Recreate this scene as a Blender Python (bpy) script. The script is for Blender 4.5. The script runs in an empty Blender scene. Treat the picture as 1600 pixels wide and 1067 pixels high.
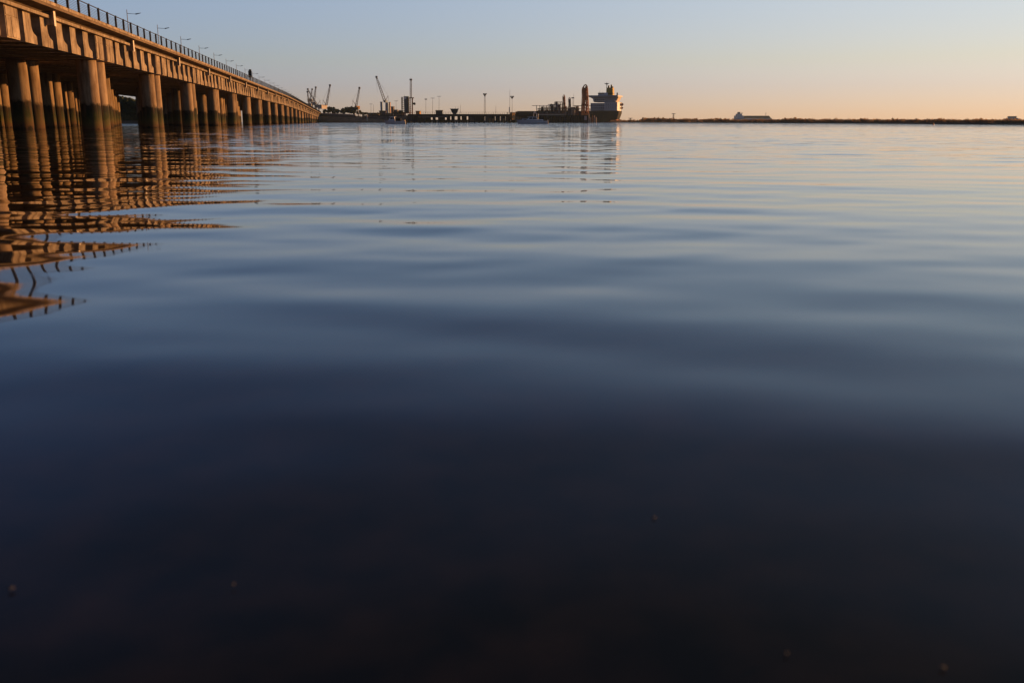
import bpy, math, random
import numpy as np
from mathutils import Vector, Matrix

random.seed(7); np.random.seed(7)
S = bpy.context.scene
COL = S.collection
R = math.radians

# ------------------------------------------------------------------ camera
CAM_H = 0.68
F = 1450.0
PITCH = math.atan((533.5 - 190.3) / F)
cd = bpy.data.cameras.new('camera'); cam = bpy.data.objects.new('camera', cd); COL.objects.link(cam)
cam.location = (0, 0, CAM_H); cam.rotation_euler = (R(90) - PITCH, 0, 0)
cd.sensor_width = 36; cd.lens = F / 1600 * 36; cd.clip_start = 0.05; cd.clip_end = 20000
cd.dof.use_dof = True; cd.dof.focus_distance = 70.0; cd.dof.aperture_fstop = 3.5
S.camera = cam

# ------------------------------------------------------------------ light
SUN_AZ, SUN_EL = 58.0, 4.0          # azimuth from +Y towards +X
w = bpy.data.worlds.new('World'); S.world = w; w.use_nodes = True
nt = w.node_tree; bg = nt.nodes['Background']
sky = nt.nodes.new('ShaderNodeTexSky'); sky.sky_type = 'NISHITA'; sky.sun_disc = False
sky.sun_elevation = R(SUN_EL); sky.sun_rotation = R(SUN_AZ)
sky.air_density = 1.0; sky.dust_density = 0.0; sky.ozone_density = 3.0
# evening haze: the sky colour is veiled towards pale pink low down and stays deep above
tc = nt.nodes.new('ShaderNodeTexCoord'); sp = nt.nodes.new('ShaderNodeSeparateXYZ'); nt.links.new(tc.outputs['Generated'], sp.inputs[0])
rp = nt.nodes.new('ShaderNodeValToRGB'); rp.color_ramp.interpolation = 'LINEAR'
HAZE = [(0.0,(1.22,1.36,3.25)),(.035,(1.44,1.36,2.6)),(.06,(1.72,1.46,2.05)),(.122,(2.36,1.73,2.0)),(.18,(2.1,1.62,1.82)),(.24,(1.72,1.31,1.50)),(.32,(1.46,1.02,1.18)),(.5,(1.15,.76,.66)),(1.0,(1.1,.74,.62))]
el_ = rp.color_ramp.elements
for i, (p_, c_) in enumerate(HAZE):
    e_ = el_[i] if i < 2 else el_.new(p_)
    e_.position = p_; e_.color = (c_[0]/3, c_[1]/3, c_[2]/3, 1)
nt.links.new(sp.outputs['Z'], rp.inputs[0])
vm = nt.nodes.new('ShaderNodeVectorMath'); vm.operation = 'MULTIPLY'; nt.links.new(sky.outputs[0], vm.inputs[0]); nt.links.new(rp.outputs[0], vm.inputs[1])
vs_ = nt.nodes.new('ShaderNodeVectorMath'); vs_.operation = 'SCALE'; vs_.inputs['Scale'].default_value = 3.0; nt.links.new(vm.outputs[0], vs_.inputs[0])
# warmer towards the sun, darker and cooler on the far side of the sky
hz = nt.nodes.new('ShaderNodeVectorMath'); hz.operation = 'MULTIPLY'; hz.inputs[1].default_value = (1,1,0); nt.links.new(tc.outputs['Generated'], hz.inputs[0])
hn = nt.nodes.new('ShaderNodeVectorMath'); hn.operation = 'NORMALIZE'; nt.links.new(hz.outputs[0], hn.inputs[0])
dt = nt.nodes.new('ShaderNodeVectorMath'); dt.operation = 'DOT_PRODUCT'; nt.links.new(hn.outputs[0], dt.inputs[0]); dt.inputs[1].default_value = (math.sin(R(SUN_AZ)), math.cos(R(SUN_AZ)), 0)
mr_ = nt.nodes.new('ShaderNodeMapRange'); mr_.inputs[1].default_value = -1; mr_.inputs[2].default_value = 1; nt.links.new(dt.outputs['Value'], mr_.inputs[0])
ar = nt.nodes.new('ShaderNodeValToRGB'); e2 = ar.color_ramp.elements
for i, (p_, c_) in enumerate([(0.0,(.15,.17,.24)),(.25,(.28,.31,.38)),(.42,(.78,.83,.92)),(.525,(.98,1.0,1.08)),(.75,(1.06,.975,.92)),(.93,(1.15,.965,.79)),(1.0,(1.17,.96,.77))]):
    e_ = e2[i] if i < 2 else e2.new(p_)
    e_.position = p_; e_.color = (c_[0]/1.2, c_[1]/1.2, c_[2]/1.2, 1)
nt.links.new(mr_.outputs[0], ar.inputs[0])
v3 = nt.nodes.new('ShaderNodeVectorMath'); v3.operation = 'MULTIPLY'; nt.links.new(vs_.outputs[0], v3.inputs[0]); nt.links.new(ar.outputs[0], v3.inputs[1])
v4 = nt.nodes.new('ShaderNodeVectorMath'); v4.operation = 'SCALE'; v4.inputs['Scale'].default_value = 1.2; nt.links.new(v3.outputs[0], v4.inputs[0])
nt.links.new(v4.outputs[0], bg.inputs[0]); bg.inputs[1].default_value = 0.106
sd = bpy.data.lights.new('sun', 'SUN'); so = bpy.data.objects.new('sun', sd); COL.objects.link(so)
sd.energy = 5.0; sd.angle = R(0.5); sd.color = (1.0, 0.47, 0.15)
_a, _e = R(SUN_AZ), R(SUN_EL)
SUNV = Vector((math.sin(_a) * math.cos(_e), math.cos(_a) * math.cos(_e), math.sin(_e)))
so.rotation_euler = SUNV.to_track_quat('Z', 'Y').to_euler()
so.location = (200, 100, 60)
S.render.engine = 'CYCLES'
S.view_settings.view_transform = 'Standard'; S.view_settings.look = 'None'
S.view_settings.exposure = 0.5; S.view_settings.gamma = 1.0
S.view_settings.use_curve_mapping = False

# ------------------------------------------------------------------ helpers
def W(u, v, D):
    """world point seen at photo pixel (u,v) at ground distance D"""
    x = (u - 800) / F; y = -(v - 533.5) / F
    c, s = math.cos(PITCH), math.sin(PITCH)
    dy = c + y * s; dz = -s + y * c
    k = D / dy
    return Vector((x * k, D, CAM_H + dz * k))
def Z(v, D): return W(800, v, D).z
def X(u, D): return W(u, 190.3, D).x

class MB:
    def __init__(s): s.v = []; s.f = []; s.m = []
    def add(s, vs, fs, mi=0):
        b = len(s.v); s.v += [tuple(p) for p in vs]; s.f += [tuple(i + b for i in f) for f in fs]; s.m += [mi] * len(fs)
    def box(s, x0, x1, y0, y1, z0, z1, mi=0):
        vs = [(x0,y0,z0),(x1,y0,z0),(x1,y1,z0),(x0,y1,z0),(x0,y0,z1),(x1,y0,z1),(x1,y1,z1),(x0,y1,z1)]
        s.add(vs, [(0,3,2,1),(4,5,6,7),(0,1,5,4),(1,2,6,5),(2,3,7,6),(3,0,4,7)], mi)
    def cyl(s, p, q, r0, r1=None, n=8, cap=True, mi=0):
        r1 = r0 if r1 is None else r1
        p = Vector(p); q = Vector(q); d = (q - p).normalized()
        a = d.orthogonal().normalized(); b = d.cross(a)
        vs = []
        for c, r in ((p, r0), (q, r1)):
            for i in range(n):
                t = 2 * math.pi * i / n + math.pi / n
                vs.append(c + a * math.cos(t) * r + b * math.sin(t) * r)
        fs = [(i, (i + 1) % n, n + (i + 1) % n, n + i) for i in range(n)]
        if cap: fs += [tuple(range(n - 1, -1, -1)), tuple(range(n, 2 * n))]
        s.add(vs, fs, mi)
    def prism(s, prof, fn, a, b, mi=0):
        """profile points (p,q) mapped by fn(p,q,t) at t=a and t=b"""
        n = len(prof)
        vs = [fn(p, q, a) for p, q in prof] + [fn(p, q, b) for p, q in prof]
        fs = [(i, (i + 1) % n, n + (i + 1) % n, n + i) for i in range(n)] + [tuple(range(n - 1, -1, -1)), tuple(range(n, 2 * n))]
        s.add(vs, fs, mi)
    def sweep(s, prof, fn, ts, mi=0):
        if fn is BP: fn = lambda p, q, t: BP(t, p, q)
        n = len(prof); vs = []; fs = []
        for t in ts: vs += [fn(p, q, t) for p, q in prof]
        for k in range(len(ts) - 1):
            o = k * n
            fs += [(o + i, o + (i + 1) % n, o + n + (i + 1) % n, o + n + i) for i in range(n)]
        fs += [tuple(range(n - 1, -1, -1)), tuple(range((len(ts) - 1) * n, len(ts) * n))]
        s.add(vs, fs, mi)
    def lattice(s, p, q, w0, w1, n, r, side=None, mi=0):
        p = Vector(p); q = Vector(q); d = (q - p).normalized()
        a = Vector(side).normalized() if side else d.orthogonal().normalized()
        b = d.cross(a).normalized()
        cs = [(1,1),(-1,1),(-1,-1),(1,-1)]
        def pt(t, c):
            wd = (w0 + (w1 - w0) * t) / 2
            return p.lerp(q, t) + a * c[0] * wd + b * c[1] * wd
        for c in cs: s.cyl(pt(0, c), pt(1, c), r, n=4, mi=mi)
        for k in range(n):
            t0, t1 = k / n, (k + 1) / n
            for i in range(4):
                c0, c1 = cs[i], cs[(i + 1) % 4]
                if k % 2: c0, c1 = c1, c0
                s.cyl(pt(t0, c0), pt(t1, c1), r * .7, n=3, cap=False, mi=mi)
    def mesh(s, name, origin=(0,0,0), smooth=False, mats=()):
        me = bpy.data.meshes.new(name)
        o = Vector(origin)
        me.from_pydata([(v[0]-o.x, v[1]-o.y, v[2]-o.z) for v in s.v], [], s.f)
        for m in mats: me.materials.append(m)
        if any(s.m): me.polygons.foreach_set('material_index', s.m)
        me.update()
        import bmesh
        bm = bmesh.new(); bm.from_mesh(me); bmesh.ops.recalc_face_normals(bm, faces=bm.faces); bm.to_mesh(me); bm.free()
        if smooth:
            me.shade_smooth() if hasattr(me, 'shade_smooth') else None
            try: me.set_sharp_from_angle(angle=R(40))
            except Exception: pass
        return me

def thing(name, loc, label, cat, group=None):
    o = bpy.data.objects.new(name, None); COL.objects.link(o); o.location = loc
    o.empty_display_size = .5
    o['label'] = label; o['category'] = cat
    if group: o['group'] = group
    return o
def part(name, mb, mat, parent, smooth=False, label=None, kind=None):
    """mb in world coordinates; parent an unrotated thing (or a part placed on it)"""
    org = Vector((0,0,0)); p = parent
    while p is not None: org += p.location; p = p.parent
    mats = mat if isinstance(mat, (list, tuple)) else [mat]
    me = mb.mesh(name, org, smooth, mats) if isinstance(mb, MB) else mb
    o = bpy.data.objects.new(name, me); COL.objects.link(o); o.parent = parent
    if label: o['label'] = label
    if kind: o['kind'] = kind
    return o
def single(name, mb, mat, loc, label=None, cat=None, group=None, kind=None, smooth=False):
    mats = mat if isinstance(mat, (list, tuple)) else [mat]
    o = bpy.data.objects.new(name, mb.mesh(name, loc, smooth, mats)); COL.objects.link(o); o.location = loc
    if label: o['label'] = label
    if cat: o['category'] = cat
    if group: o['group'] = group
    if kind: o['kind'] = kind
    return o
def inst(name, me, parent, loc, rot=(0,0,0), scale=(1,1,1)):
    o = bpy.data.objects.new(name, me); COL.objects.link(o); o.parent = parent
    o.location = loc; o.rotation_euler = rot; o.scale = scale
    return o

# ------------------------------------------------------------------ materials
def mat(name, col, rough=.8, metal=0.0, var=.25, scale=1.0, col2=None, stretch=(1,1,1), bump=0.0, spec=.3):
    m = bpy.data.materials.new(name); m.use_nodes = True
    n = m.node_tree.nodes; l = m.node_tree.links; b = n['Principled BSDF']
    g = n.new('ShaderNodeNewGeometry')
    mp = n.new('ShaderNodeMapping'); mp.inputs['Scale'].default_value = [s * scale for s in stretch]
    l.new(g.outputs['Position'], mp.inputs[0])
    t = n.new('ShaderNodeTexNoise'); t.inputs['Scale'].default_value = 1.0; t.inputs['Detail'].default_value = 6; t.inputs['Roughness'].default_value = .62
    l.new(mp.outputs[0], t.inputs[0])
    r = n.new('ShaderNodeValToRGB')
    c2 = col2 or [c * (1 - var) for c in col]
    r.color_ramp.elements[0].position = .32; r.color_ramp.elements[1].position = .66
    r.color_ramp.elements[0].color = (*c2[:3], 1); r.color_ramp.elements[1].color = (*col[:3], 1)
    l.new(t.outputs[0], r.inputs[0]); l.new(r.outputs[0], b.inputs['Base Color'])
    b.inputs['Roughness'].default_value = rough; b.inputs['Metallic'].default_value = metal
    b.inputs['Specular IOR Level'].default_value = spec
    if bump:
        bp = n.new('ShaderNodeBump'); bp.inputs['Strength'].default_value = bump; bp.inputs['Distance'].default_value = .05
        l.new(t.outputs[0], bp.inputs['Height']); l.new(bp.outputs[0], b.inputs['Normal'])
    return m

def translucent(m, amt):
    """thin leaves and dry stems let the low sun through"""
    n = m.node_tree.nodes; l = m.node_tree.links; b = n['Principled BSDF']
    t = n.new('ShaderNodeBsdfTranslucent'); l.new(b.inputs['Base Color'].links[0].from_socket, t.inputs['Color'])
    mx = n.new('ShaderNodeMixShader'); mx.inputs[0].default_value = amt
    l.new(b.outputs[0], mx.inputs[1]); l.new(t.outputs[0], mx.inputs[2]); l.new(mx.outputs[0], n['Material Output'].inputs['Surface'])
def concrete_mat():
    m = mat('weathered_concrete', (.39,.305,.215), .9, col2=(.15,.11,.076), scale=.9, bump=.3, spec=.2)
    n = m.node_tree.nodes; l = m.node_tree.links; b = n['Principled BSDF']
    base = b.inputs['Base Color'].links[0].from_socket
    g = n.new('ShaderNodeNewGeometry')
    mp = n.new('ShaderNodeMapping'); mp.inputs['Scale'].default_value = (2.2, 2.2, .25)
    t = n.new('ShaderNodeTexNoise'); t.inputs['Scale'].default_value = 1.3; t.inputs['Detail'].default_value = 5
    l.new(g.outputs['Position'], mp.inputs[0]); l.new(mp.outputs[0], t.inputs[0])
    r = n.new('ShaderNodeMapRange'); r.inputs[1].default_value = .50; r.inputs[2].default_value = .70; r.inputs[3].default_value = 0; r.inputs[4].default_value = .85
    l.new(t.outputs[0], r.inputs[0])
    mx = n.new('ShaderNodeMixRGB'); mx.inputs[2].default_value = (.09,.055,.035,1)
    l.new(r.outputs[0], mx.inputs[0]); l.new(base, mx.inputs[1]); oi = n.new('ShaderNodeObjectInfo'); vr = n.new('ShaderNodeMapRange'); vr.inputs[3].default_value = .84; vr.inputs[4].default_value = 1.10; l.new(oi.outputs['Random'], vr.inputs[0])
    hs = n.new('ShaderNodeHueSaturation'); l.new(vr.outputs[0], hs.inputs['Value']); l.new(mx.outputs[0], hs.inputs['Color']); l.new(hs.outputs[0], b.inputs['Base Color'])
    return m
def pile_mat():
    m = mat('pile_concrete', (.37,.265,.17), .9, col2=(.19,.125,.075), scale=1.1, stretch=(1.5,1.5,.5), bump=.2, spec=.2)
    n = m.node_tree.nodes; l = m.node_tree.links; b = n['Principled BSDF']
    base = b.inputs['Base Color'].links[0].from_socket
    g = n.new('ShaderNodeNewGeometry'); sx = n.new('ShaderNodeSeparateXYZ'); l.new(g.outputs['Position'], sx.inputs[0])
    t = n.new('ShaderNodeTexNoise'); t.inputs['Scale'].default_value = 3.0; t.inputs['Detail'].default_value = 6
    l.new(g.outputs['Position'], t.inputs[0])
    ad = n.new('ShaderNodeMath'); ad.operation = 'MULTIPLY_ADD'; ad.inputs[1].default_value = .75; l.new(t.outputs[0], ad.inputs[0]); l.new(sx.outputs['Z'], ad.inputs[2])
    oi0 = n.new('ShaderNodeObjectInfo'); ad2 = n.new('ShaderNodeMath'); ad2.operation = 'MULTIPLY_ADD'; ad2.inputs[1].default_value = .5; l.new(oi0.outputs['Random'], ad2.inputs[0])
    sb = n.new('ShaderNodeMath'); sb.operation = 'SUBTRACT'; sb.inputs[1].default_value = .25; l.new(ad.outputs[0], sb.inputs[0]); l.new(sb.outputs[0], ad2.inputs[2])
    # tidal bands: mussels near the water, green weed, black tide line, bare concrete
    r = n.new('ShaderNodeValToRGB'); e = r.color_ramp.elements
    dv = n.new('ShaderNodeMath'); dv.operation = 'DIVIDE'; dv.inputs[1].default_value = 4.0; l.new(ad2.outputs[0], dv.inputs[0])
    e[0].position = .11; e[0].color = (.008,.007,.006,1)
    e[1].position = .17; e[1].color = (.085,.045,.022,1)
    for p, c in ((.27,(.075,.06,.02)), (.40,(.028,.036,.012)), (.56,(.016,.016,.01)), (.605,(.02,.017,.012))):
        x = e.new(p); x.color = (*c, 1)
    l.new(dv.outputs[0], r.inputs[0])
    mr = n.new('ShaderNodeMapRange'); mr.inputs[1].default_value = 2.58; mr.inputs[2].default_value = 2.86; l.new(ad2.outputs[0], mr.inputs[0])
    mx = n.new('ShaderNodeMixRGB'); l.new(mr.outputs[0], mx.inputs[0]); l.new(r.outputs[0], mx.inputs[1]); l.new(base, mx.inputs[2])
    # rust-brown runs down the bare concrete, and every pile weathered differently
    mp2 = n.new('ShaderNodeMapping'); mp2.inputs['Scale'].default_value = (3.2, 3.2, .35); l.new(g.outputs['Position'], mp2.inputs[0])
    t2 = n.new('ShaderNodeTexNoise'); t2.inputs['Scale'].default_value = 1.0; t2.inputs['Detail'].default_value = 6; l.new(mp2.outputs[0], t2.inputs[0])
    r2 = n.new('ShaderNodeMapRange'); r2.inputs[1].default_value = .48; r2.inputs[2].default_value = .68; r2.inputs[4].default_value = .7; l.new(t2.outputs[0], r2.inputs[0])
    m2 = n.new('ShaderNodeMixRGB'); m2.inputs[2].default_value = (.10,.055,.03,1); l.new(r2.outputs[0], m2.inputs[0]); l.new(mx.outputs[0], m2.inputs[1])
    oi = n.new('ShaderNodeObjectInfo'); vr = n.new('ShaderNodeMapRange'); vr.inputs[3].default_value = .7; vr.inputs[4].default_value = 1.1; l.new(oi.outputs['Random'], vr.inputs[0])
    hs = n.new('ShaderNodeHueSaturation'); l.new(vr.outputs[0], hs.inputs['Value']); l.new(m2.outputs[0], hs.inputs['Color']); l.new(hs.outputs[0], b.inputs['Base Color'])
    return m
M = {}
M['concrete'] = concrete_mat()
M['pile'] = pile_mat()
M['slab'] = mat('stained_slab', (.20,.145,.095), .95, col2=(.10,.068,.045), scale=.8, stretch=(1,1,2), spec=.15)
M['pale'] = mat('pale_plate', (.75,.66,.55), .7, var=.2, scale=3)
M['railing'] = mat('dark_painted_steel', (.018,.016,.016), .5, var=.3, scale=4)
M['galv'] = mat('galvanised_steel', (.30,.34,.38), .55, metal=.3, var=.3, scale=2)
M['lamp'] = mat('lamp_grey', (.34,.35,.37), .5, var=.2)
M['asphalt'] = mat('asphalt', (.05,.05,.05), .9, scale=3)
M['leaf'] = mat('foliage', (.06,.075,.03), .9, col2=(.035,.04,.02), scale=2)
M['leaf2'] = mat('foliage_olive', (.11,.095,.05), .9, col2=(.045,.042,.022), scale=1.2)
M['scrub'] = mat('marsh_scrub', (.42,.29,.19), .95, col2=(.26,.18,.12), scale=.6)
M['bark'] = mat('bark', (.08,.06,.04), .95, scale=6)
M['earth'] = mat('earth', (.42,.29,.19), .95, col2=(.22,.16,.10), scale=.25, stretch=(1,1,3))
M['mud'] = mat('mud', (.24,.18,.125), .9, col2=(.14,.105,.075), scale=.4)
M['dark'] = mat('dark_timber', (.024,.025,.028), .85, scale=1)
M['quay'] = mat('quay_concrete', (.16,.14,.135), .9, col2=(.08,.07,.07), scale=.4, stretch=(1,1,2.5))
M['stone'] = mat('pale_stone_coping', (.60,.45,.36), .9, scale=.7)
M['craneg'] = mat('crane_grey', (.19,.19,.20), .7, scale=.6)
M['craneb'] = mat('crane_blue_paint', (.25,.38,.50), .6, scale=.4)
M['cream'] = mat('cream_paint', (.72,.60,.48), .6, var=.15)
M['white'] = mat('white_paint', (.88,.89,.90), .4, var=.12, scale=1.5)
M['shipw'] = mat('ship_white', (.74,.74,.78), .5, var=.15, scale=.5)
M['shipg'] = mat('ship_grey', (.46,.47,.52), .6, var=.2, scale=.5)
M['hull'] = mat('black_hull_paint', (.010,.010,.013), .8, col2=(.022,.014,.014), scale=.3, spec=.1)
M['red'] = mat('red_boot_paint', (.42,.10,.06), .7, var=.3, scale=.6)
M['funnel'] = mat('ochre_funnel', (.50,.34,.07), .7, var=.2, scale=.5)
M['black'] = mat('black_paint', (.012,.012,.013), .5)
M['orange'] = mat('orange_rust_paint', (.62,.25,.09), .7, col2=(.32,.12,.045), scale=.6)
M['rust'] = mat('rust_brown', (.16,.06,.035), .8, scale=.7)
M['teal'] = mat('teal_cladding', (.07,.10,.11), .7, scale=.5)
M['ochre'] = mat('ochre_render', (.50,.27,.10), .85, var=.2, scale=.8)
M['glass'] = mat('dark_glass', (.02,.025,.03), .12, spec=.6)
M['pipe'] = mat('pipe_steel', (.13,.115,.125), .6, scale=.6)
M['roof'] = mat('roof_brown', (.16,.13,.10), .8, scale=.8)
M['buoy'] = mat('buoy_red', (.55,.06,.03), .5)

translucent(M['scrub'], .62); translucent(M['leaf2'], .35); translucent(M['leaf'], .3)

# ------------------------------------------------------------------ water
def water_material():
    m = bpy.data.materials.new('river_water'); m.use_nodes = True
    n = m.node_tree.nodes; l = m.node_tree.links; b = n['Principled BSDF']
    b.inputs['Base Color'].default_value = (.011,.0075,.0058,1)
    gb = n.new('ShaderNodeNewGeometry'); tb = n.new('ShaderNodeTexNoise'); tb.inputs['Scale'].default_value = 7; tb.inputs['Detail'].default_value = 5; l.new(gb.outputs['Position'], tb.inputs[0])
    rb = n.new('ShaderNodeValToRGB'); rb.color_ramp.elements[0].position = .35; rb.color_ramp.elements[1].position = .72
    rb.color_ramp.elements[0].color = (.009,.0068,.0052,1); rb.color_ramp.elements[1].color = (.032,.020,.013,1); l.new(tb.outputs[0], rb.inputs[0]); l.new(rb.outputs[0], b.inputs['Base Color'])
    b.inputs['IOR'].default_value = 1.333; b.inputs['Specular IOR Level'].default_value = .5
    b.inputs['Roughness'].default_value = .035
    g = n.new('ShaderNodeNewGeometry')
    def noise(sx, sy, det, rough=.5):
        mp = n.new('ShaderNodeMapping'); mp.inputs['Scale'].default_value = (sx, sy, 1); mp.inputs['Rotation'].default_value = (0,0,R(6))
        l.new(g.outputs['Position'], mp.inputs[0])
        t = n.new('ShaderNodeTexNoise'); t.inputs['Scale'].default_value = 1; t.inputs['Detail'].default_value = det; t.inputs['Roughness'].default_value = rough
        l.new(mp.outputs[0], t.inputs[0]); return t.outputs[0]
    # fine wind ripples as direct facet tilts: calm shallows, ruffled patches, a rippled channel further out
    def tilt(sx, sy, off):
        mp = n.new('ShaderNodeMapping'); mp.inputs['Scale'].default_value = (sx, sy, 1); mp.inputs['Location'].default_value = (off, off, 0); mp.inputs['Rotation'].default_value = (0,0,R(5))
        l.new(g.outputs['Position'], mp.inputs[0])
        t = n.new('ShaderNodeTexNoise'); t.inputs['Scale'].default_value = 1; t.inputs['Detail'].default_value = 2
        l.new(mp.outputs[0], t.inputs[0])
        v = n.new('ShaderNodeVectorMath'); v.operation = 'SUBTRACT'; l.new(t.outputs['Color'], v.inputs[0]); v.inputs[1].default_value = (.5,.5,.5)
        return v.outputs[0]
    tl = tilt(1.3, 4.2, 0.0)
    patch = noise(.010, .05, 3)
    sep = n.new('ShaderNodeSeparateXYZ'); l.new(g.outputs['Position'], sep.inputs[0])
    pm = n.new('ShaderNodeMapRange'); pm.inputs[1].default_value = .44; pm.inputs[2].default_value = .60; pm.inputs[3].default_value = .21; pm.inputs[4].default_value = .42
    l.new(patch, pm.inputs[0])
    near = n.new('ShaderNodeMapRange'); near.inputs[1].default_value = 8; near.inputs[2].default_value = 34; near.inputs[3].default_value = .05; near.inputs[4].default_value = 1.0
    l.new(sep.outputs['Y'], near.inputs[0])
    chn = n.new('ShaderNodeMath'); chn.operation = 'MULTIPLY_ADD'; chn.inputs[1].default_value = 90; l.new(patch, chn.inputs[0]); l.new(sep.outputs['Y'], chn.inputs[2])
    ch = n.new('ShaderNodeMapRange'); ch.inputs[1].default_value = 125; ch.inputs[2].default_value = 175; ch.inputs[3].default_value = 0; ch.inputs[4].default_value = .85
    l.new(chn.outputs[0], ch.inputs[0])
    m1 = n.new('ShaderNodeMath'); m1.operation = 'MULTIPLY'; l.new(pm.outputs[0], m1.inputs[0]); l.new(near.outputs[0], m1.inputs[1])
    m2 = n.new('ShaderNodeMath'); m2.operation = 'MAXIMUM'; l.new(m1.outputs[0], m2.inputs[0]); l.new(ch.outputs[0], m2.inputs[1])
    sc = n.new('ShaderNodeVectorMath'); sc.operation = 'SCALE'; l.new(tl, sc.inputs[0]); l.new(m2.outputs[0], sc.inputs['Scale'])
    fl = n.new('ShaderNodeVectorMath'); fl.operation = 'MULTIPLY'; fl.inputs[1].default_value = (.6,1,0); l.new(sc.outputs[0], fl.inputs[0])
    ad = n.new('ShaderNodeVectorMath'); ad.operation = 'ADD'; l.new(g.outputs['Normal'], ad.inputs[0]); l.new(fl.outputs[0], ad.inputs[1])
    nm = n.new('ShaderNodeVectorMath'); nm.operation = 'NORMALIZE'; l.new(ad.outputs[0], nm.inputs[0]); l.new(nm.outputs[0], b.inputs['Normal'])
    return m

def build_water():
    # one sheet of concentric rows round the bank, fine where the waves matter
    r = [0.0]
    x = .25
    while x < 30: r.append(x); x += .042 + x * .0024
    while x < 260: r.append(x); x += .12 + x * .0062
    while x < 1700: r.append(x); x *= 1.05
    r.append(1700.0)
    r = np.array(r)
    a = list(np.linspace(-42, 42, 620)); a += list(np.linspace(42, 318, 90))[1:-1]
    a = np.radians(np.array(a)); nc = len(a)
    RR, AA = np.meshgrid(r, a, indexing='ij')
    x = RR * np.sin(AA); y = RR * np.cos(AA); z = np.zeros_like(x)
    rng = np.random.RandomState(11)
    waves = []
    for lam, slope, n, spread in ((6.0,.0018,3,25),(3.2,.0024,5,22),(1.9,.0048,7,20),(1.25,.0090,9,18),(.8,.0085,9,22),(.5,.0055,9,28),(.33,.0035,8,35)):
        for k in range(n):
            L = lam * rng.uniform(.8, 1.25); th = R(rng.normal(4, spread)); kk = 2 * math.pi / L
            A = slope / math.sqrt(n) * 1.41 / kk
            waves.append((kk * math.sin(th), kk * math.cos(th), A, rng.uniform(0, 6.28), L))
    # gently varying wave groups
    grp = .75 + .35 * np.sin(x * .31 + y * .13 + 1.0) * np.sin(y * .23 - x * .07 + .4)
    for kx, ky, A, ph, L in waves:
        fade = np.clip(1 - (RR - 25 * L) / (60 * L), 0, 1)     # grid too coarse for short waves far off: the bump takes over
        z += A * np.sin(kx * x + ky * y + ph) * fade * (np.clip(RR / 9, .75, 2.6) if L > 1.5 else 1.0)
    z *= grp * (.48 + .52 * np.clip((RR - 3.0) / 4.5, 0, 1))
    z += .0072 * np.exp(-((y - 2.34 + .20 * x + .05*np.sin(x*2.1)) / .52) ** 2) * np.clip((3.5-np.abs(x))/1.5, 0, 1)
    z += .0022 * np.exp(-((y - 1.90 + .10 * (x-.9)) / .14) ** 2 - ((x - 1.1)/.7) ** 2)
    co = np.stack([x, y, z], -1).reshape(-1, 3).astype(np.float32)
    nr = len(r)
    i = np.arange(nr - 1)[:, None]; j = np.arange(nc)[None, :]; j2 = (j + 1) % nc
    q = np.stack([i * nc + j, i * nc + j2 + 0 * i, (i + 1) * nc + j2, (i + 1) * nc + j], -1).reshape(-1, 4)[:, ::-1]
    me = bpy.data.meshes.new('water')
    me.vertices.add(len(co)); me.vertices.foreach_set('co', co.ravel())
    me.loops.add(q.size); me.loops.foreach_set('vertex_index', q.ravel().astype(np.int32))
    me.polygons.add(len(q)); me.polygons.foreach_set('loop_start', (np.arange(len(q)) * 4).astype(np.int32))
    me.update(calc_edges=True); me.validate()
    me.polygons.foreach_set('use_smooth', np.ones(len(me.polygons), dtype=bool))
    me.materials.append(water_material())
    o = bpy.data.objects.new('water', me); COL.objects.link(o)
    o['kind'] = 'structure'
build_water()

# ------------------------------------------------------------------ bridge
A0, SL = 21.2, .167
NRM = Vector((.9863, .1647)); 
DIRA = math.atan2(SL, 1.0)
def zs(s):
    d = max(0, s - 285); return 5.75 - .0088 * (math.sqrt(d * d + 900) - 30)
def BP(s, lat, z):      # s distance, lat outwards (to the open water), z above the beam soffit
    return (-A0 - SL * s + lat * NRM.x, s + lat * NRM.y, zs(s) + z)
WID = 24.0
S0, S1 = 36.0, 622.0
bridge = thing('road_bridge', (-A0 - SL * 82, 82, 0), 'long concrete road bridge on rows of round piles crossing the water at left', 'bridge')
ts = list(np.arange(S0, S1 + 1, 8.0))
g = MB()   # deck slab with the cantilevered edge
g.sweep([(-WID-1.0,2.70),(-WID-1.0,2.45),(-WID,2.28),(-WID+.3,2.20),(-.3,2.20),(0,2.38),(1.0,2.46),(1.0,2.70)], BP, ts)
part('deck_slab', g, M['slab'], bridge)
g = MB(); g.sweep([(-WID,2.704),(-WID,2.708),(-.2,2.708),(-.2,2.704)], BP, ts); part('road_surface', g, M['asphalt'], bridge)
g = MB(); g.sweep([(.62,2.70),(.62,2.84),(1.03,2.84),(1.03,2.64)], BP, ts); part('kerb', g, M['concrete'], bridge)
for la, sgn in ((0, 1), (-WID, -1)):
    g = MB(); g.sweep([(la-sgn*.35,1.93),(la+sgn*.34,1.93),(la+sgn*.34,2.14),(la+sgn*.06,2.20),(la-sgn*.35,2.158)], BP, ts)
    part('edge_beam', g, M['concrete'], bridge)
org = Vector(bridge.location)
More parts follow.
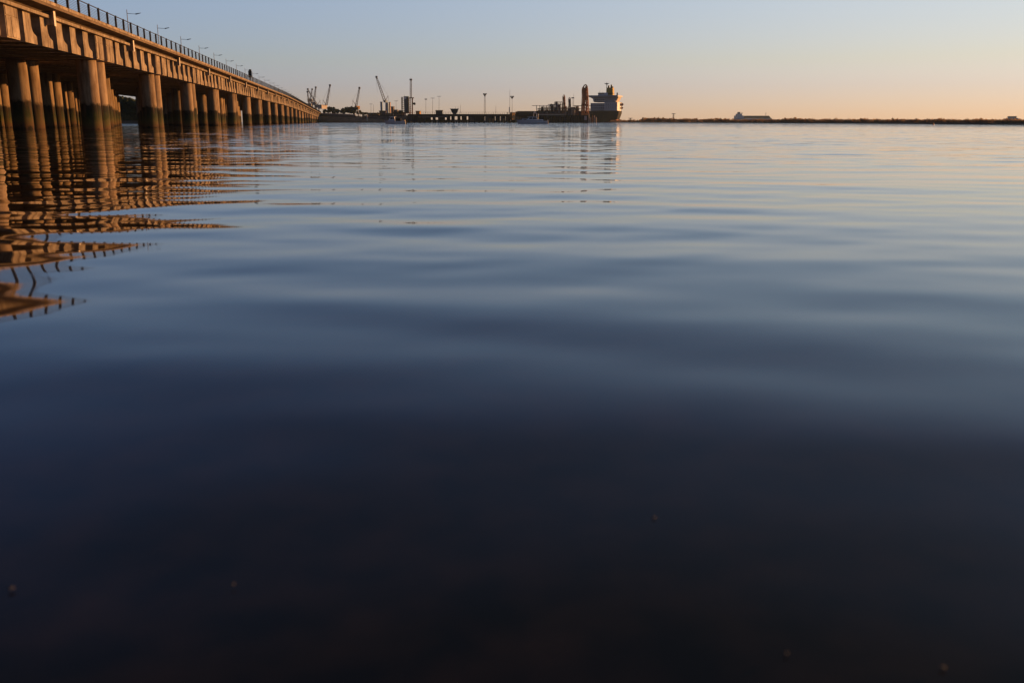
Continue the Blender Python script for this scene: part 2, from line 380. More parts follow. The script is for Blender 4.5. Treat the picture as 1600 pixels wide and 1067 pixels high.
# transverse beams: one ell-shaped precast unit, shared
UN = 24.1 / 7
def bframe(name, prof, len0, len1):
    g = MB(); n = len(prof)
    g.prism(prof, lambda p, q, t: (t, p, q), len0, len1); return g.mesh(name, mats=[M['concrete']])
foot = [(0,0),(2.45,0),(2.45,.52),(2.2,.60),(1.9,.68),(1.68,.80),(1.56,.98),(1.5,1.2),(1.5,1.925),(0,1.925)]
me_beam = bframe('transverse_beam', foot, -WID, 0)
capp = [(0,-.0),(.98,0),(1.0,.06),(1.02,.06),(1.04,0),(2.35,0),(2.35,1.925),(0,1.925)]
capg = MB(); capg.prism([(0,0),(2.35,0),(2.35,1.925),(0,1.925)], lambda p, q, t: (t, p, q), -WID-.05, .05)
capg.box(.045, .09, .08, .9, .08, 1.30); capg.box(.045, .09, 1.0, 2.28, .08, 1.30); capg.box(.045,.085,.08,2.28,1.36,1.86)
me_cap = capg.mesh('cap_beam', mats=[M['concrete']])
ANG = math.atan2(NRM.y, NRM.x)
gp = MB(); gp.cyl((0,0,-.35), (0,0,1), .84, .80, n=28); me_pile = gp.mesh('pile', smooth=True, mats=[M['pile']])
gm = MB(); gm.box(-.34, .58, -.18, .18, 1.50, 2.36); me_plate_arm = gm.mesh('bracket_arm', mats=[M['concrete']])
gm = MB(); gm.box(.584, .62, -.21, .21, 1.42, 2.42); me_plate = gm.mesh('bracket_plate', mats=[M['pale']])
bents = [82 + 24.1 * i for i in range(-1, 23)]
for sc in bents:
    for k in range(7):
        s = sc - 1.2 + k * UN
        if s > S1 - 4: continue
        p = Vector(BP(s, 0, 0)) - org
        inst('cap_beam' if k < 2 else 'transverse_beam', me_cap if k < 2 else me_beam, bridge, p, (0,0,ANG))
    so_ = -2.6 if sc < 70 else 0.0       # the nearest bent stands a little off the module
    for lat in (-1.25, -6.6, -11.9, -17.2, -22.5):
        for ds in (0.0, 2.75):
            if sc + ds > S1 - 3: continue
            p = Vector(BP(sc + ds + so_, lat, 0)); zt = p.z
            jig = random.uniform(-.12, .12)
            inst('pile', me_pile, bridge, Vector((p.x + jig * .5, p.y + jig, 0)) - org, (0, 0, random.uniform(0, 6)), (1, 1, zt + .005))
    sm = sc + 10.4
    if sm < S1 - 6:
        p = Vector(BP(sm, 0, 0)) - org
        a = inst('bracket_arm', me_plate_arm, bridge, p, (0,0,ANG))
        inst('bracket_plate', me_plate, a, (0,0,0))
# railing
def frame_inst(name, me, s, lat, z):
    p = Vector(BP(s, lat, z)) - org
    return inst(name, me, bridge, p, (0, 0, ANG))
gr = MB(); gr.box(-.075,.075,-.08,.08,0,1.06); me_rp = gr.mesh('railing_post', mats=[M['railing']])
gr = MB(); gr.box(-.06,.06,-.08,.08,0,.78); me_gp = gr.mesh('guardrail_post', mats=[M['rust']])
s = 37.0
while s < S1 - 2:
    frame_inst('railing_post', me_rp, s, .84, 2.84); s += 2.83
s = 38.0
while s < S1 - 2:
    frame_inst('guardrail_post', me_gp, s, -.62, 2.72); s += 4.0
for z in (1.0, .80, .68, .56, .44, .32, .20, .08):
    g = MB(); r_ = .032 if z > .9 else .011
    g.sweep([(.84-r_,2.84+z-r_),(.84+r_,2.84+z-r_),(.84+r_,2.84+z+r_),(.84-r_,2.84+z+r_)], BP, ts); part('handrail' if z > .9 else 'lower_rail', g, M['railing'], bridge)
g = MB()
g.sweep([(-.50,3.14),(-.46,3.20),(-.50,3.28),(-.50,3.36),(-.46,3.44),(-.50,3.50),(-.54,3.50),(-.54,3.14)], BP, ts); part('guardrail', g, M['galv'], bridge)
for lat in (-8.1, -9.9, -WID + .5):
    g = MB(); g.sweep([(lat,3.12),(lat+.05,3.2),(lat,3.3),(lat+.05,3.4),(lat,3.5),(lat-.05,3.5),(lat-.05,3.12)], BP, ts); part('guardrail', g, M['galv'], bridge)
# lamps along the middle of the roadway
def lamp(s, label):
    b = Vector(BP(s, -9.0, 2.71))
    o = thing('street_lamp', b, label, 'street lamp', 'street lamps standing along the bridge')
    o.rotation_euler = (0, 0, 0)
    H = 7.1
    g = MB(); g.cyl(b, b + Vector((0,0,.5)), .16, .16); g.cyl(b + Vector((0,0,.5)), b + Vector((0,0,H)), .075, .042, n=8); part('pole', g, M['lamp'], o)
    n = Vector((NRM.x, NRM.y, 0))
    g = MB(); t = b + Vector((0,0,H-.5)); g.cyl(t, t + n * 1.2 + Vector((0,0,-.06)), .035, .03, n=6); part('arm', g, M['lamp'], o)
    g = MB(); q = t + n * 1.2 + Vector((0,0,-.06)); g.cyl(q - n*.1, q + n * .6 + Vector((0,0,.15)), .09, .04, n=6); part('lamp_head', g, M['lamp'], o)
nth = ['nearest','second','third','fourth','fifth','sixth','seventh','eighth','ninth','tenth','eleventh','twelfth','thirteenth','fourteenth','fifteenth','sixteenth','seventeenth','eighteenth','nineteenth','twentieth']
for i in range(20):
    lamp(135.4 + 20.4 * i, ('nearest and tallest-looking grey street lamp with curved arm above the bridge railing' if i == 0 else
         f'{nth[i]} street lamp counted from the near end, above the bridge railing'))
# sign on the deck edge
b = Vector(BP(198, .5, 2.7)); o = thing('road_sign', b, 'dark sign plate on a short post at the bridge railing, seen nearly edge on', 'sign')
g = MB(); g.cyl(b, b + Vector((0,0,2.2)), .07); part('post', g, M['railing'], o)
g = MB(); g.box(b.x-.36, b.x+.36, b.y-.09, b.y-.03, b.z+1.05, b.z+2.35); part('plate', g, M['railing'], o)
g = MB(); g.box(b.x-.22, b.x+.22, b.y-.02, b.y+.30, b.z+2.35, b.z+2.65); part('lamp_box', g, M['railing'], o)

# ------------------------------------------------------------------ vegetation helpers
ICO = None
def clump(g, c, r, rs, n_leaf=0, flat=.8):
    """a lumpy blob of foliage made of small tilted leaf faces over an uneven core"""
    c = Vector(c)
    n = n_leaf or 26
    for i in range(n):
        d = Vector((rs.normal(), rs.normal(), rs.normal() * .9)); d.normalize()
        rr = r * rs.uniform(.45, 1.08)
        p = c + Vector((d.x * rr, d.y * rr, d.z * rr * flat))
        sz = r * rs.uniform(.22, .42)
        a = Vector((rs.normal(), rs.normal(), rs.normal())).normalized(); b = a.orthogonal().normalized()
        g.add([p + a*sz, p + b*sz*.8, p - a*sz*.9, p - b*sz], [(0,1,2,3)])
def core(g, c, r, rs, flat=.75):
    c = Vector(c); nu, nv = 9, 6; vs = []; 
    for i in range(nv + 1):
        ph = math.pi * i / nv
        for j in range(nu):
            t = 2 * math.pi * j / nu; k = r * rs.uniform(.78, 1.1)
            vs.append(c + Vector((math.sin(ph)*math.cos(t)*k, math.sin(ph)*math.sin(t)*k, math.cos(ph)*k*flat)))
    fs = [(i*nu+j, i*nu+(j+1)%nu, (i+1)*nu+(j+1)%nu, (i+1)*nu+j) for i in range(nv) for j in range(nu)]
    g.add(vs, fs)
def tree(u, vtop, vbase, D, wpx, label, group, m='leaf', seed=1, palm=False):
    rs = np.random.RandomState(seed)
    zb = max(Z(vbase, D), .3); zt = Z(vtop, D); wd = wpx * D / 1490
    b = Vector((X(u, D), D, zb)); h = zt - zb
    o = thing('tree' if not palm else 'palm_tree', b, label, 'tree', group)
    g = MB(); g.cyl(b - Vector((0,0,.6)), b + Vector((0,0,h*.5)), .028*h+.05, .016*h+.03, n=7)
    for k in range(5):
        t = rs.uniform(0, 6.28); q = b + Vector((0,0,h*rs.uniform(.3,.5)))
        g.cyl(q, q + Vector((math.cos(t)*wd*.3, math.sin(t)*wd*.3, h*.22)), .014*h+.02, .006*h+.01, n=5)
    part('trunk', g, M['bark'], o)
    g = MB()
    for k in range(13):
        t = rs.uniform(0, 6.28); q = rs.uniform(0,.34)*wd; zz = rs.uniform(.35, .82)
        r = rs.uniform(.14, .24) * min(wd, h * 1.2)
        c = b + Vector((math.cos(t)*q, math.sin(t)*q, h*zz))
        if c.z + r*.8 > zt: c.z = zt - r*.8
        core(g, c, r * .8, rs); clump(g, c, r, rs, 34)
    part('crown', g, M[m], o)
    return o

# ------------------------------------------------------------------ far left bank seen under the bridge
def land(name, pts, z0, mt, depth=60):
    """low terrain: front edge pts [(u,D,ztop)], rising behind"""
    g = MB(); vs = []; 
    for u, D, zt in pts:
        x = X(u, D)
        vs += [(x, D, -1.5), (x*1.004, D + 2.5, zt*.45), (x*1.01, D + 7, zt), (x*(1+depth/D), D + depth, zt), (x*(1+depth/D), D + depth, -1.5)]
    n = len(pts); fs = []
    for i in range(n - 1):
        for k in range(4): fs.append((i*5+k, (i+1)*5+k, (i+1)*5+k+1, i*5+k+1))
    g.add(vs, fs); return single(name, g, mt, (X(pts[0][0], pts[0][1]), pts[0][1], 0), kind='structure')
land('far_bank', [(-900,330,1.0),(-500,335,1.0),(-200,340,1.0),(100,345,1.0),(300,350,1.0),(350,352,.8)], 0, M['mud'], 400)
rs = np.random.RandomState(3); g = MB()
for i in range(520):
    t = i / 520 + rs.uniform(-.01,.01); u = -900 + 1235 * t; D = 338 + 14 * t + rs.uniform(0, 14) + 6
    hh = 10.5 * (1 - .25 * max(0, (t-.8)*5)) * rs.uniform(.75, 1.05)
    for zc in (.22, .5, .8):
        r = rs.uniform(1.6, 2.9); c = (X(u, D) + rs.uniform(-2,2), D, hh * zc); core(g, c, r*.9, rs, .9); clump(g, c, r*1.05, rs, 16)
single('wood', g, M['leaf'], (X(-200,345), 345, 0), kind='stuff', label='dark wood along the far bank glimpsed between the bridge piles', cat='wood')

# ------------------------------------------------------------------ port ground and embankment
land('port_ground', [(470,640,3.2),(500,622,3.9),(540,612,3.4),(575,606,2.6),(620,600,2.6),(655,600,2.4),(672,600,1.4),(760,600,1.3),(835,600,1.3)], 0, M['earth'], 900)
# embankment ramp the bridge lands on
g = MB(); vs = []; fs = []
prof = [(494,618,178.5,191.8),(505,612,178.3,192.2),(520,606,179.0,192.3),(535,600,179.6,192.3),(548,596,180.2,192.4),(560,592,181.5,192.4),(575,588,184.0,192.5),(600,584,187.6,192.6),(630,582,188.8,192.6)]
for u, D, vt, vb in prof:
    for k, (dd, f) in enumerate(((0,-.3),(3,.25),(7,.62),(12,1.0),(30,1.0),(30,-.3))):
        zt = Z(vt, D + 12); f2 = f + (random.uniform(-.06,.06) if 0 < k < 3 else 0)
        vs.append((X(u, D + dd), D + dd, zt * f2))
n = len(prof)
for i in range(n-1):
    for k in range(5): fs.append((i*6+k,(i+1)*6+k,(i+1)*6+k+1,i*6+k+1))
fs.append((0,1,2,3,4,5)); g.add(vs, fs)
single('embankment', g, M['earth'], (X(530,600), 600, 0), kind='structure')
# retaining wall with pale coping along the ramp
b = Vector((X(530,614), 614, 0)); o = thing('retaining_wall', b, 'long low retaining wall with pale coping on the brown embankment beyond the bridge end', 'wall')
g = MB(); c = MB()
for (u0, v0, D0), (u1, v1, D1) in zip([(500,178.4,619),(520,178.9,613),(537,179.5,607)], [(520,178.9,613),(537,179.5,607),(556,181.0,602)]):
    for (mb, za, zb) in ((g, -1.5, 0), (c, 0.004, .6)):
        p0 = Vector((X(u0,D0), D0, Z(v0,D0))); p1 = Vector((X(u1,D1), D1, Z(v1,D1)))
        vs = []
        for p in (p0, p1):
            for dy in (0, .6):
                for zz in (za, zb): vs.append((p.x, p.y + dy - (0.08 if mb is c else 0), p.z + zz))
        mb.add(vs, [(0,4,5,1),(2,3,7,6),(1,5,7,3),(0,2,6,4),(0,1,3,2),(4,6,7,5)])
part('wall', g, M['quay'], o); part('coping', c, M['stone'], o)
# dark quay wall with tidal shelf to the right of the ramp
b = Vector((X(600,598), 598, 0)); o = thing('quay_wall', b, 'long dark quay wall behind the small left motor boat', 'wall')
x0, x1 = X(566,598), X(672,598); n = 14
g = MB()
for i in range(n):
    xa, xb = x0 + (x1-x0)*i/n, x0 + (x1-x0)*(i+1)/n
    pg = MB(); pg.box(xa+.05, xb-.05, 597.6-random.uniform(0,.15), 599, Z(188.5,598), Z(181.5,598)+random.uniform(-.1,.1)); part('wall_panel', pg, M['quay'], o)
g.box(x0, x1, 598.3, 600, Z(189,598), Z(181.2,598)); g.box(x0, x1, 597.2, 600, Z(181.2,598)+.004, Z(180.6,598)); part('coping', g, M['dark'], o)

# trees on the embankment
tl = [(508,171,180,650,9,'small dark tree just right of the bright crane cabin'),(517,166,180,648,16,'round dark tree standing nearest the bridge end'),(525,169.5,180,652,15,'low spreading tree in the gap left of the middle tree clump'),
      (536,169,180,655,15,'leftmost tree of the clump left of the orange crane cabin'),(546,166,180,650,16,'dark tree in the middle of the embankment clump'),(553,165.5,181,646,17,'tallest dark tree in front of the orange crane cabin'),
      (563,172,181,640,16,'low tree right below the orange crane cabin'),(570,175,182,636,14,'lowest tree at the right end of the embankment clump')]
for i, (u, vt, vb, D, wp, lab) in enumerate(tl):
    tree(u, vt, vb, D, wp, lab, 'trees on the embankment', 'leaf', seed=20 + i)
for i, (u, vt, wp, lab) in enumerate([(584,176.5,16,'low bush left of the blue crane tower'),(592,175.5,14,'dark bush at the foot of the blue crane tower'),(618,174,14,'dark bush left of the steel hopper tower'),(625,172,12,'bush against the left leg of the hopper tower')]):
    tree(u, vt, 181, 640, wp, lab, 'low trees behind the quay', 'leaf2', seed=50 + i)

# ------------------------------------------------------------------ cranes
def crane(tip, base, D, label, jib_w=1.1, cabin=None, cabm='cream', pole=None, ctr=True, m='craneg'):
    t = W(tip[0], tip[1], D); b0 = W(base[0], base[1], D)
    o = thing('harbour_crane', (b0.x, D, 3.0), label, 'crane', 'harbour cranes beyond the quay')
    g = MB(); g.lattice(b0, t, jib_w*1.5, jib_w*.7, 12, .16, side=(1,0,0)); part('jib', g, M[m], o)
    g = MB(); g.box(t.x-.9, t.x+.9, D-.6, D+.6, t.z-.4, t.z+1.3); part('jib_head', g, M['craneg'], o)
    g = MB(); g.cyl(t + Vector((0,0,-.3)), (t.x + .3, D, b0.z + (t.z-b0.z)*.35), .05, n=4); part('hoist_rope', g, M['craneg'], o)
    # back stay to a short mast
    side = -1 if t.x > b0.x else 1
    q = Vector((b0.x + side * 3.0, D, b0.z + 5.0))
    g = MB(); g.cyl(b0, q, .28, .2, n=5); g.cyl(q, t, .06, n=4); g.cyl(q, (b0.x + side*3.5, D, b0.z), .1, n=4); part('back_stay', g, M[m], o)
    # machinery house and pedestal
    if cabin:
        u0, u1, v0, v1 = cabin
        g = MB(); cx_ = (X(u0,D)+X(u1,D))/2; wd_ = (X(u1,D)-X(u0,D)); ca, sa = math.cos(R(-35)), math.sin(R(-35)); wx, wy_ = wd_*.62, wd_*.85
        cs_ = [(cx_ + px_*ca - py_*sa, D + px_*sa + py_*ca) for px_, py_ in ((-wx/2,-wy_/2),(wx/2,-wy_/2),(wx/2,wy_/2),(-wx/2,wy_/2))]
        g.add([(a_, b_, zz) for zz in (Z(v1,D), Z(v0,D)) for a_, b_ in cs_], [(0,3,2,1),(4,5,6,7),(0,1,5,4),(1,2,6,5),(2,3,7,6),(3,0,4,7)]); ho = part('machinery_house', g, M[cabm], o)
        q0 = Vector((*cs_[0], 0)); q1 = Vector((*cs_[1], 0)); nn = (q1-q0).normalized().cross(Vector((0,0,1)))*.06
        for t0, t1 in ((.12,.42),(.58,.88)):
            g = MB(); a0, a1 = q0.lerp(q1,t0), q0.lerp(q1,t1); zt_, zb_ = Z(v0,D)-.5, Z(v0,D)-1.5
            g.add([(p_.x+k_*nn.x, p_.y+k_*nn.y, zz) for k_ in (-1,1) for zz in (zb_,zt_) for p_ in (a0,a1)], [(0,1,3,2),(4,6,7,5),(0,2,6,4),(1,5,7,3),(0,4,5,1),(2,3,7,6)]); part('window', g, M['glass'], ho)
        zb = Z(v1, D)
    else:
        g = MB(); g.box(b0.x-2.6, b0.x+2.6, D-2, D+2, b0.z-2.4, b0.z+.6); part('machinery_house', g, M[m], o); zb = b0.z - 2.4
    g = MB()
    if pole:
        g.cyl((b0.x + pole, D, 3), (b0.x + pole, D, zb), 1.9, 1.5, n=12)
        part('tower', g, M['craneb'], o)
    else:
        for sx in (-2.4, 2.4):
            for sy in (-2.4, 2.4): g.cyl((b0.x+sx, D+sy, 3), (b0.x+sx*.5, D+sy*.5, zb), .35, n=6)
        part('portal', g, M[m], o)
    return o
crane((480.5,144.5),(483,163),1000,'short thin crane jib leaning over the far bridge end, lowest of the left cluster',.8)
crane((481,140.5),(496,165),980,'dark crane jib slanting up to the left across the left cluster',1.0)
crane((487.8,140.5),(484.5,156),1100,'small faint crane jib behind the crossing jibs of the left cluster',.7)
crane((493.4,137.5),(490,161),1050,'crane with the boxy jib head, rightmost of the left cluster',1.3)
crane((515.6,134.5),(510,165),900,'tall slanted crane with a bright sunlit machinery house',1.1,cabin=(498,512,164,170.5))
crane((561.6,138.5),(556.5,166),900,'dark crane with an orange-lit cabin standing behind the tree clump',1.1,cabin=(555,563,166,171),cabm='ochre')
crane((588.3,121.5),(601.5,159),860,'biggest crane with long jib slanting left from a pale blue round tower',1.5,cabin=(600.5,606.5,157,160.5),cabm='craneb',pole=1.8)
# counterweight arm of the big crane
# vertical mast crane on the hopper
D = 640; o = thing('mast_crane', (X(643,D), D, 3), 'vertical lattice mast crane with dark red lower column right of the hopper tower', 'crane')
g = MB(); g.lattice(W(642,153,D), W(642,126,D), 1.05, .95, 14, .12, side=(1,0,0)); part('lattice_mast', g, M['craneg'], o)
p = W(642,124.8,D); g = MB(); g.box(p.x-.85,p.x+.85,D-.6,D+.6,p.z-.5,p.z+.5); g.cyl(p,(p.x,D,p.z+1.5),.06,n=4); part('mast_head', g, M['craneg'], o)
g = MB(); g.cyl((X(644.4,D),D,3),W(644.4,153,D),.42,n=8); g.cyl((X(641.2,D),D,3),W(641.2,153,D),.18,n=6)
for v in range(155,180,3): g.cyl(W(641.2,v,D),W(644.4,v+1.5,D),.09,n=4)
part('lower_column', g, M['rust'], o)
p = W(647.5,162.5,D); g = MB(); g.cyl(p-Vector((0,1.0,0)),p+Vector((0,.8,0)),.85,n=10); g.box(X(644.6,D),p.x,D-.2,D+.2,p.z-.15,p.z+.15); part('counterweight', g, M['black'], o)
g = MB(); p=W(643,153.2,D); g.box(p.x-1.4,p.x+1.6,D-.8,D+.8,p.z-.4,p.z+.2); part('platform', g, M['rust'], o)

# hopper tower
D = 642; x = lambda u: X(u, D); z = lambda v: Z(v, D)
o = thing('hopper_tower', (x(634), D, 3), 'dark steel hopper tower with teal cladding and rusty legs beside the mast crane', 'tower')
g = MB(); g.box(x(632.5),x(639.6),D-2,D+2,z(176),z(151)); part('cladding', g, M['teal'], o)
g = MB(); g.box(x(633.2),x(636.2),D-2.08,D-2.0,z(155),z(152.2)); part('window', g, M['white'], o)
for u in (628.6, 630.3):
    g = MB(); g.box(x(u)-.22,x(u)+.22,D-1.6,D-1.2,3,z(152)); part('leg', g, M['rust'], o)
g = MB()
for v in range(152, 178, 3): g.box(x(628.2),x(632.5),D-1.7,D-1.4,z(v+.6),z(v))
part('stair_frame', g, M['rust'], o)
g = MB(); g.lattice((x(641),D,3),(x(641),D,z(153)),.9,.9,10,.09,side=(1,0,0)); part('ladder_frame', g, M['rust'], o)
g = MB(); g.box(x(628),x(640.4),D-2.3,D+2.3,z(177.6),z(176)); part('base_platform', g, M['rust'], o)
g = MB(); g.cyl((x(633),D,z(151)),(x(633),D,z(147.5)),.05,n=4); part('aerial', g, M['craneg'], o)

def simple_building(name, u0, u1, v0, D, m, label, cat='building', dep=8, win=0, roof=None, group=None, vb=None):
    x0, x1 = X(u0,D), X(u1,D); zt = Z(v0,D); zb = 2.6 if vb is None else Z(vb,D)
    o = thing(name, ((x0+x1)/2, D, zb), label, cat, group)
    g = MB(); g.box(x0,x1,D,D+dep,zb,zt); part('wall', g, M[m], o)
    g = MB(); g.box(x0-.25,x1+.25,D-.25,D+dep+.25,zt+.004,zt+.35); part('roof', g, M[roof or 'roof'], o)
    for i in range(win):
        c = x0 + (x1-x0)*(i+.5)/win; wd = (x1-x0)/win*.28
        g = MB(); g.box(c-wd,c+wd,D-.05,D+.02,zt-(zt-zb)*.55,zt-(zt-zb)*.25); part('window', g, M['glass'], o)
    return o
simple_building('silo_block',595,598.2,160,880,'craneb','slim pale blue block left of the blue crane tower',dep=3)
simple_building('silo_block',608.6,610.4,160.5,850,'ochre','narrow orange-lit block right of the blue crane tower',dep=3)
simple_building('dark_block',611.4,615,167.5,700,'quay','tall dark block right of the blue crane tower',win=1)
simple_building('warehouse',593,602,174,700,'quay','low warehouse with reddish roof left of the crane tower foot',win=3,roof='rust')
simple_building('warehouse',615.4,621,172.5,690,'quay','small warehouse between the dark block and the hopper tower',win=2)
simple_building('warehouse',574,592,177.3,690,'quay','long low grey shed right of the embankment trees',win=5)
simple_building('warehouse',602,614,177.8,660,'roof','low dark shed under the blue crane tower',win=3)
simple_building('pier_building',681,691.4,173.6,521.5,'teal','flat-roofed dark building standing on the trestle deck below the light masts',win=3,dep=3.5,vb=178.55)
simple_building('warehouse',621,633,176,660,'quay','low shed under the hopper tower',win=2)
simple_building('container_stack',650,656,174.5,615,'ochre','small orange-lit stack behind the trestle right of the mast crane','container')
# control tower with flared top
D = 523; x = lambda u: X(u, D); z = lambda v: Z(v, D)
o = thing('control_tower', (x(710.5),D,z(178.5)), 'squat control tower with a flared dark top standing on the trestle', 'tower')
g = MB(); vs=[]
for (u0,u1,v,dd) in ((706.8,714.2,177,2.4),(704.4,716.4,171,4)):
    vs += [(x(u0),D-dd/2,z(v)),(x(u1),D-dd/2,z(v)),(x(u1),D+dd/2,z(v)),(x(u0),D+dd/2,z(v))]
g.add(vs,[(3,2,1,0),(4,5,6,7),(0,1,5,4),(1,2,6,5),(2,3,7,6),(3,0,4,7)]); part('cabin', g, M['teal'], o)
g = MB(); g.box(x(703.8),x(717),D-2.3,D+2.3,z(171)+.004,z(170.2)); part('roof', g, M['craneg'], o)
g = MB(); g.box(x(707.6),x(713.4),D-1,D+1,z(178.55),z(177)-.004); part('shaft', g, M['quay'], o)
g = MB()
for u in (712, 716): g.cyl((x(u),D,z(170.2)),(x(u),D,z(166.5)),.05,n=4)
part('aerial', g, M['craneg'], o)

# ------------------------------------------------------------------ light masts
def mast(name, u, v0, v1, D, label, cat='light mast', head='box', lat=False, grp='light masts in the port'):
    b = W(u, v1, D); t = W(u, v0, D)
    o = thing(name, (b.x, D, b.z), label, cat, grp)
    g = MB()
    if lat: g.lattice(b, t, .9, .55, 14, .06, side=(1,0,0))
    else: g.cyl(b, t, .12, .07, n=8)
    part('pole', g, M['craneg'], o)
    g = MB()
    if head == 'ring':
        for k in range(8):
            a = k * math.pi / 4; g.box(t.x+math.cos(a)*.85-.22, t.x+math.cos(a)*.85+.22, D+math.sin(a)*.85-.15, D+math.sin(a)*.85+.15, t.z+.2, t.z+.8)
        g.cyl((t.x,D,t.z-.9),(t.x,D,t.z+.1),.15,.9,n=10)
        g.cyl((t.x,D,t.z+.1),(t.x,D,t.z+.2),.95,.95,n=12)
    elif head == 'box': g.box(t.x-.8, t.x+.8, D-.25, D+.25, t.z-.25, t.z+.35)
    elif head == 'tee': g.box(t.x-1.3, t.x+1.3, D-.12, D+.12, t.z-.1, t.z+.12)
    else: g.cyl(t, t+Vector((0,0,.8)), .05, n=4)
    part('lamp_head' if head in ('ring','box','tee') else 'tip', g, M['craneg'], o)
mast('light_mast',665.4,155.5,177,640,'leftmost of three thin light masts between the hopper and the dark building','light mast','box')
mast('light_mast',676,153.8,177,640,'thin light mast with a wide crossbar, middle of three','light mast','tee')
mast('light_mast',686,151,176,640,'tallest of the three thin light masts, behind the dark building','light mast','tee')
mast('light_mast',757.6,148.5,178,560,'lattice floodlight mast with a round head standing alone over the trestle','light mast','ring',True)
mast('light_mast',800.2,152.5,177,560,'floodlight mast with a round head above the ochre kiosk','light mast','ring')
mast('whip_aerial',796.6,142,177,565,'very thin tall aerial left of the floodlight mast at the ochre kiosk','aerial','tip',grp=None)
mast('short_mast',774.8,168,177,530,'short dark mast between the two floodlight masts','mast','tip',grp=None)
mast('light_mast',619,158,176,700,'faint light mast left of the hopper tower','light mast','tee')
mast('light_mast',579.6,163,177,760,'faint light mast right of the orange crane cabin','light mast','tee')
mast('light_mast',583.6,165,177,760,'short faint mast beside the faint light mast','light mast','tip')
mast('light_mast',719.5,166,177.5,600,'thin short mast right of the control tower','light mast','tip')

# ------------------------------------------------------------------ trestle pier
D = 520; x = lambda u: X(u, D); z = lambda v: Z(v, D)
o = thing('trestle_pier', (x(740), D, 0), 'long dark trestle pier with railing running out to the tanker berth', 'pier')
U0, U1 = 637, 838
g = MB(); g.box(x(U0),x(U1),D,D+6,z(182.2),z(178.6)); part('deck', g, M['dark'], o)
gp_ = MB(); gp_.box(-.05,.05,-.05,.05,0,1.0); mp_ = gp_.mesh('railing_post', mats=[M['dark']])
gpp = MB(); gpp.box(-.35,.35,-.35,.35,-1,z(182.2)); mpp = gpp.mesh('trestle_leg', mats=[M['dark']])
n = 58
for i in range(n): inst('railing_post', mp_, o, Vector((x(U0)+(x(U1)-x(U0))*i/(n-1), D+.1, z(178.6)))-Vector(o.location))
g = MB(); g.box(x(U0),x(U1),D+.06,D+.14,z(178.6)+.95,z(178.6)+1.03); part('handrail', g, M['dark'], o)
for i in range(26):
    for dy in (.6, 5.2): inst('trestle_leg', mpp, o, Vector((x(U0)+(x(U1)-x(U0))*(i+.3*random.random())/25.5, D+dy, 0))-Vector(o.location))
for i in range(25):
    u = U0 + (U1-U0)*i/25
    if 656 < u < 729: continue
    pg = MB(); pg.box(x(u)+.1,x(u+8.04)-.1,D+1.2,D+1.6,z(191.2)+random.uniform(-.2,.25),z(182.0)); part('side_panel', pg, M['dark' if i % 3 else 'quay'], o)
g = MB(); g.box(x(654),x(700),D-1.2,D-.3,z(184)-.0,z(181.8)); part('fender_beam', g, M['quay'], o)
for u0, u1 in ((664,672.8),(676.2,680.3),(685,694),(697.5,703.2),(704.8,709.3),(714.4,716.2),(721,729)):
    pg = MB(); pg.box(x(u0),x(u1),D+2.2,D+2.7,z(191),z(182.21)); part('side_panel', pg, M['dark'], o)
g = MB(); g.box(X(655,536),X(735,536),535,541,Z(189.6,536),Z(187.4,536))
for i in range(10):
    u = 657+i*8; g.box(X(u,536)-.3,X(u,536)+.3,535.4,536,-1,Z(189.6,536)+.01)
single('landing_stage', g, M['dark'], (X(695,536),536,0), 'low dark landing stage seen through the openings under the trestle', 'landing stage')
# ochre kiosk tower and its rusty frame
D = 512; x = lambda u: X(u, D); z = lambda v: Z(v, D)
o = thing('ochre_kiosk', (x(801),D,z(187.5)), 'square ochre building at the trestle below the floodlight mast', 'building')
def rbox(g, cx, cy, wx, wy, ang, z0, z1):
    ca, sa = math.cos(ang), math.sin(ang)
    cs_ = [(cx + a_*ca - b_*sa, cy + a_*sa + b_*ca) for a_, b_ in ((-wx/2,-wy/2),(wx/2,-wy/2),(wx/2,wy/2),(-wx/2,wy/2))]
    g.add([(a_, b_, zz) for zz in (z0, z1) for a_, b_ in cs_], [(0,3,2,1),(4,5,6,7),(0,1,5,4),(1,2,6,5),(2,3,7,6),(3,0,4,7)])
KA = R(-48); kc = (x(801.3), D+1.5)
g = MB(); rbox(g, kc[0], kc[1], 1.5, 2.2, KA, z(187.5), z(177)); part('wall', g, M['ochre'], o)
g = MB(); rbox(g, kc[0], kc[1], 1.9, 2.6, KA, z(177)+.004, z(176)); part('roof', g, M['rust'], o)
g = MB(); dx_, dy_ = math.cos(KA)*.76, math.sin(KA)*.76; rbox(g, kc[0]+dx_, kc[1]+dy_, .06, .7, KA, z(182), z(179.6)); part('window', g, M['glass'], o)
g = MB(); rbox(g, kc[0]+math.sin(KA)*1.11, kc[1]-math.cos(KA)*1.11, .7, .06, KA, z(187.4), z(182.4)); part('door', g, M['rust'], o)
o = thing('rusty_frame', (x(795),D,0), 'rusty braced steel frame left of the ochre building', 'steel frame')
for u in (792.6, 797.0):
    g = MB(); g.box(x(u)-.14,x(u)+.14,D,D+.3,-1,z(175.5)); part('leg', g, M['rust'], o)
g = MB()
for v in (177,181,185,189): g.box(x(792.6),x(797.0),D+.05,D+.25,z(v+.6),z(v))
g.cyl(W(792.6,189,D),W(797,185,D),.1,n=4); g.cyl(W(797,181,D),W(792.6,185,D),.1,n=4); part('brace', g, M['rust'], o)
g = MB(); g.box(x(795.2),x(796.2),D-.1,D+.1,z(175.5),z(167.8)); part('white_post', g, M['white'], o)
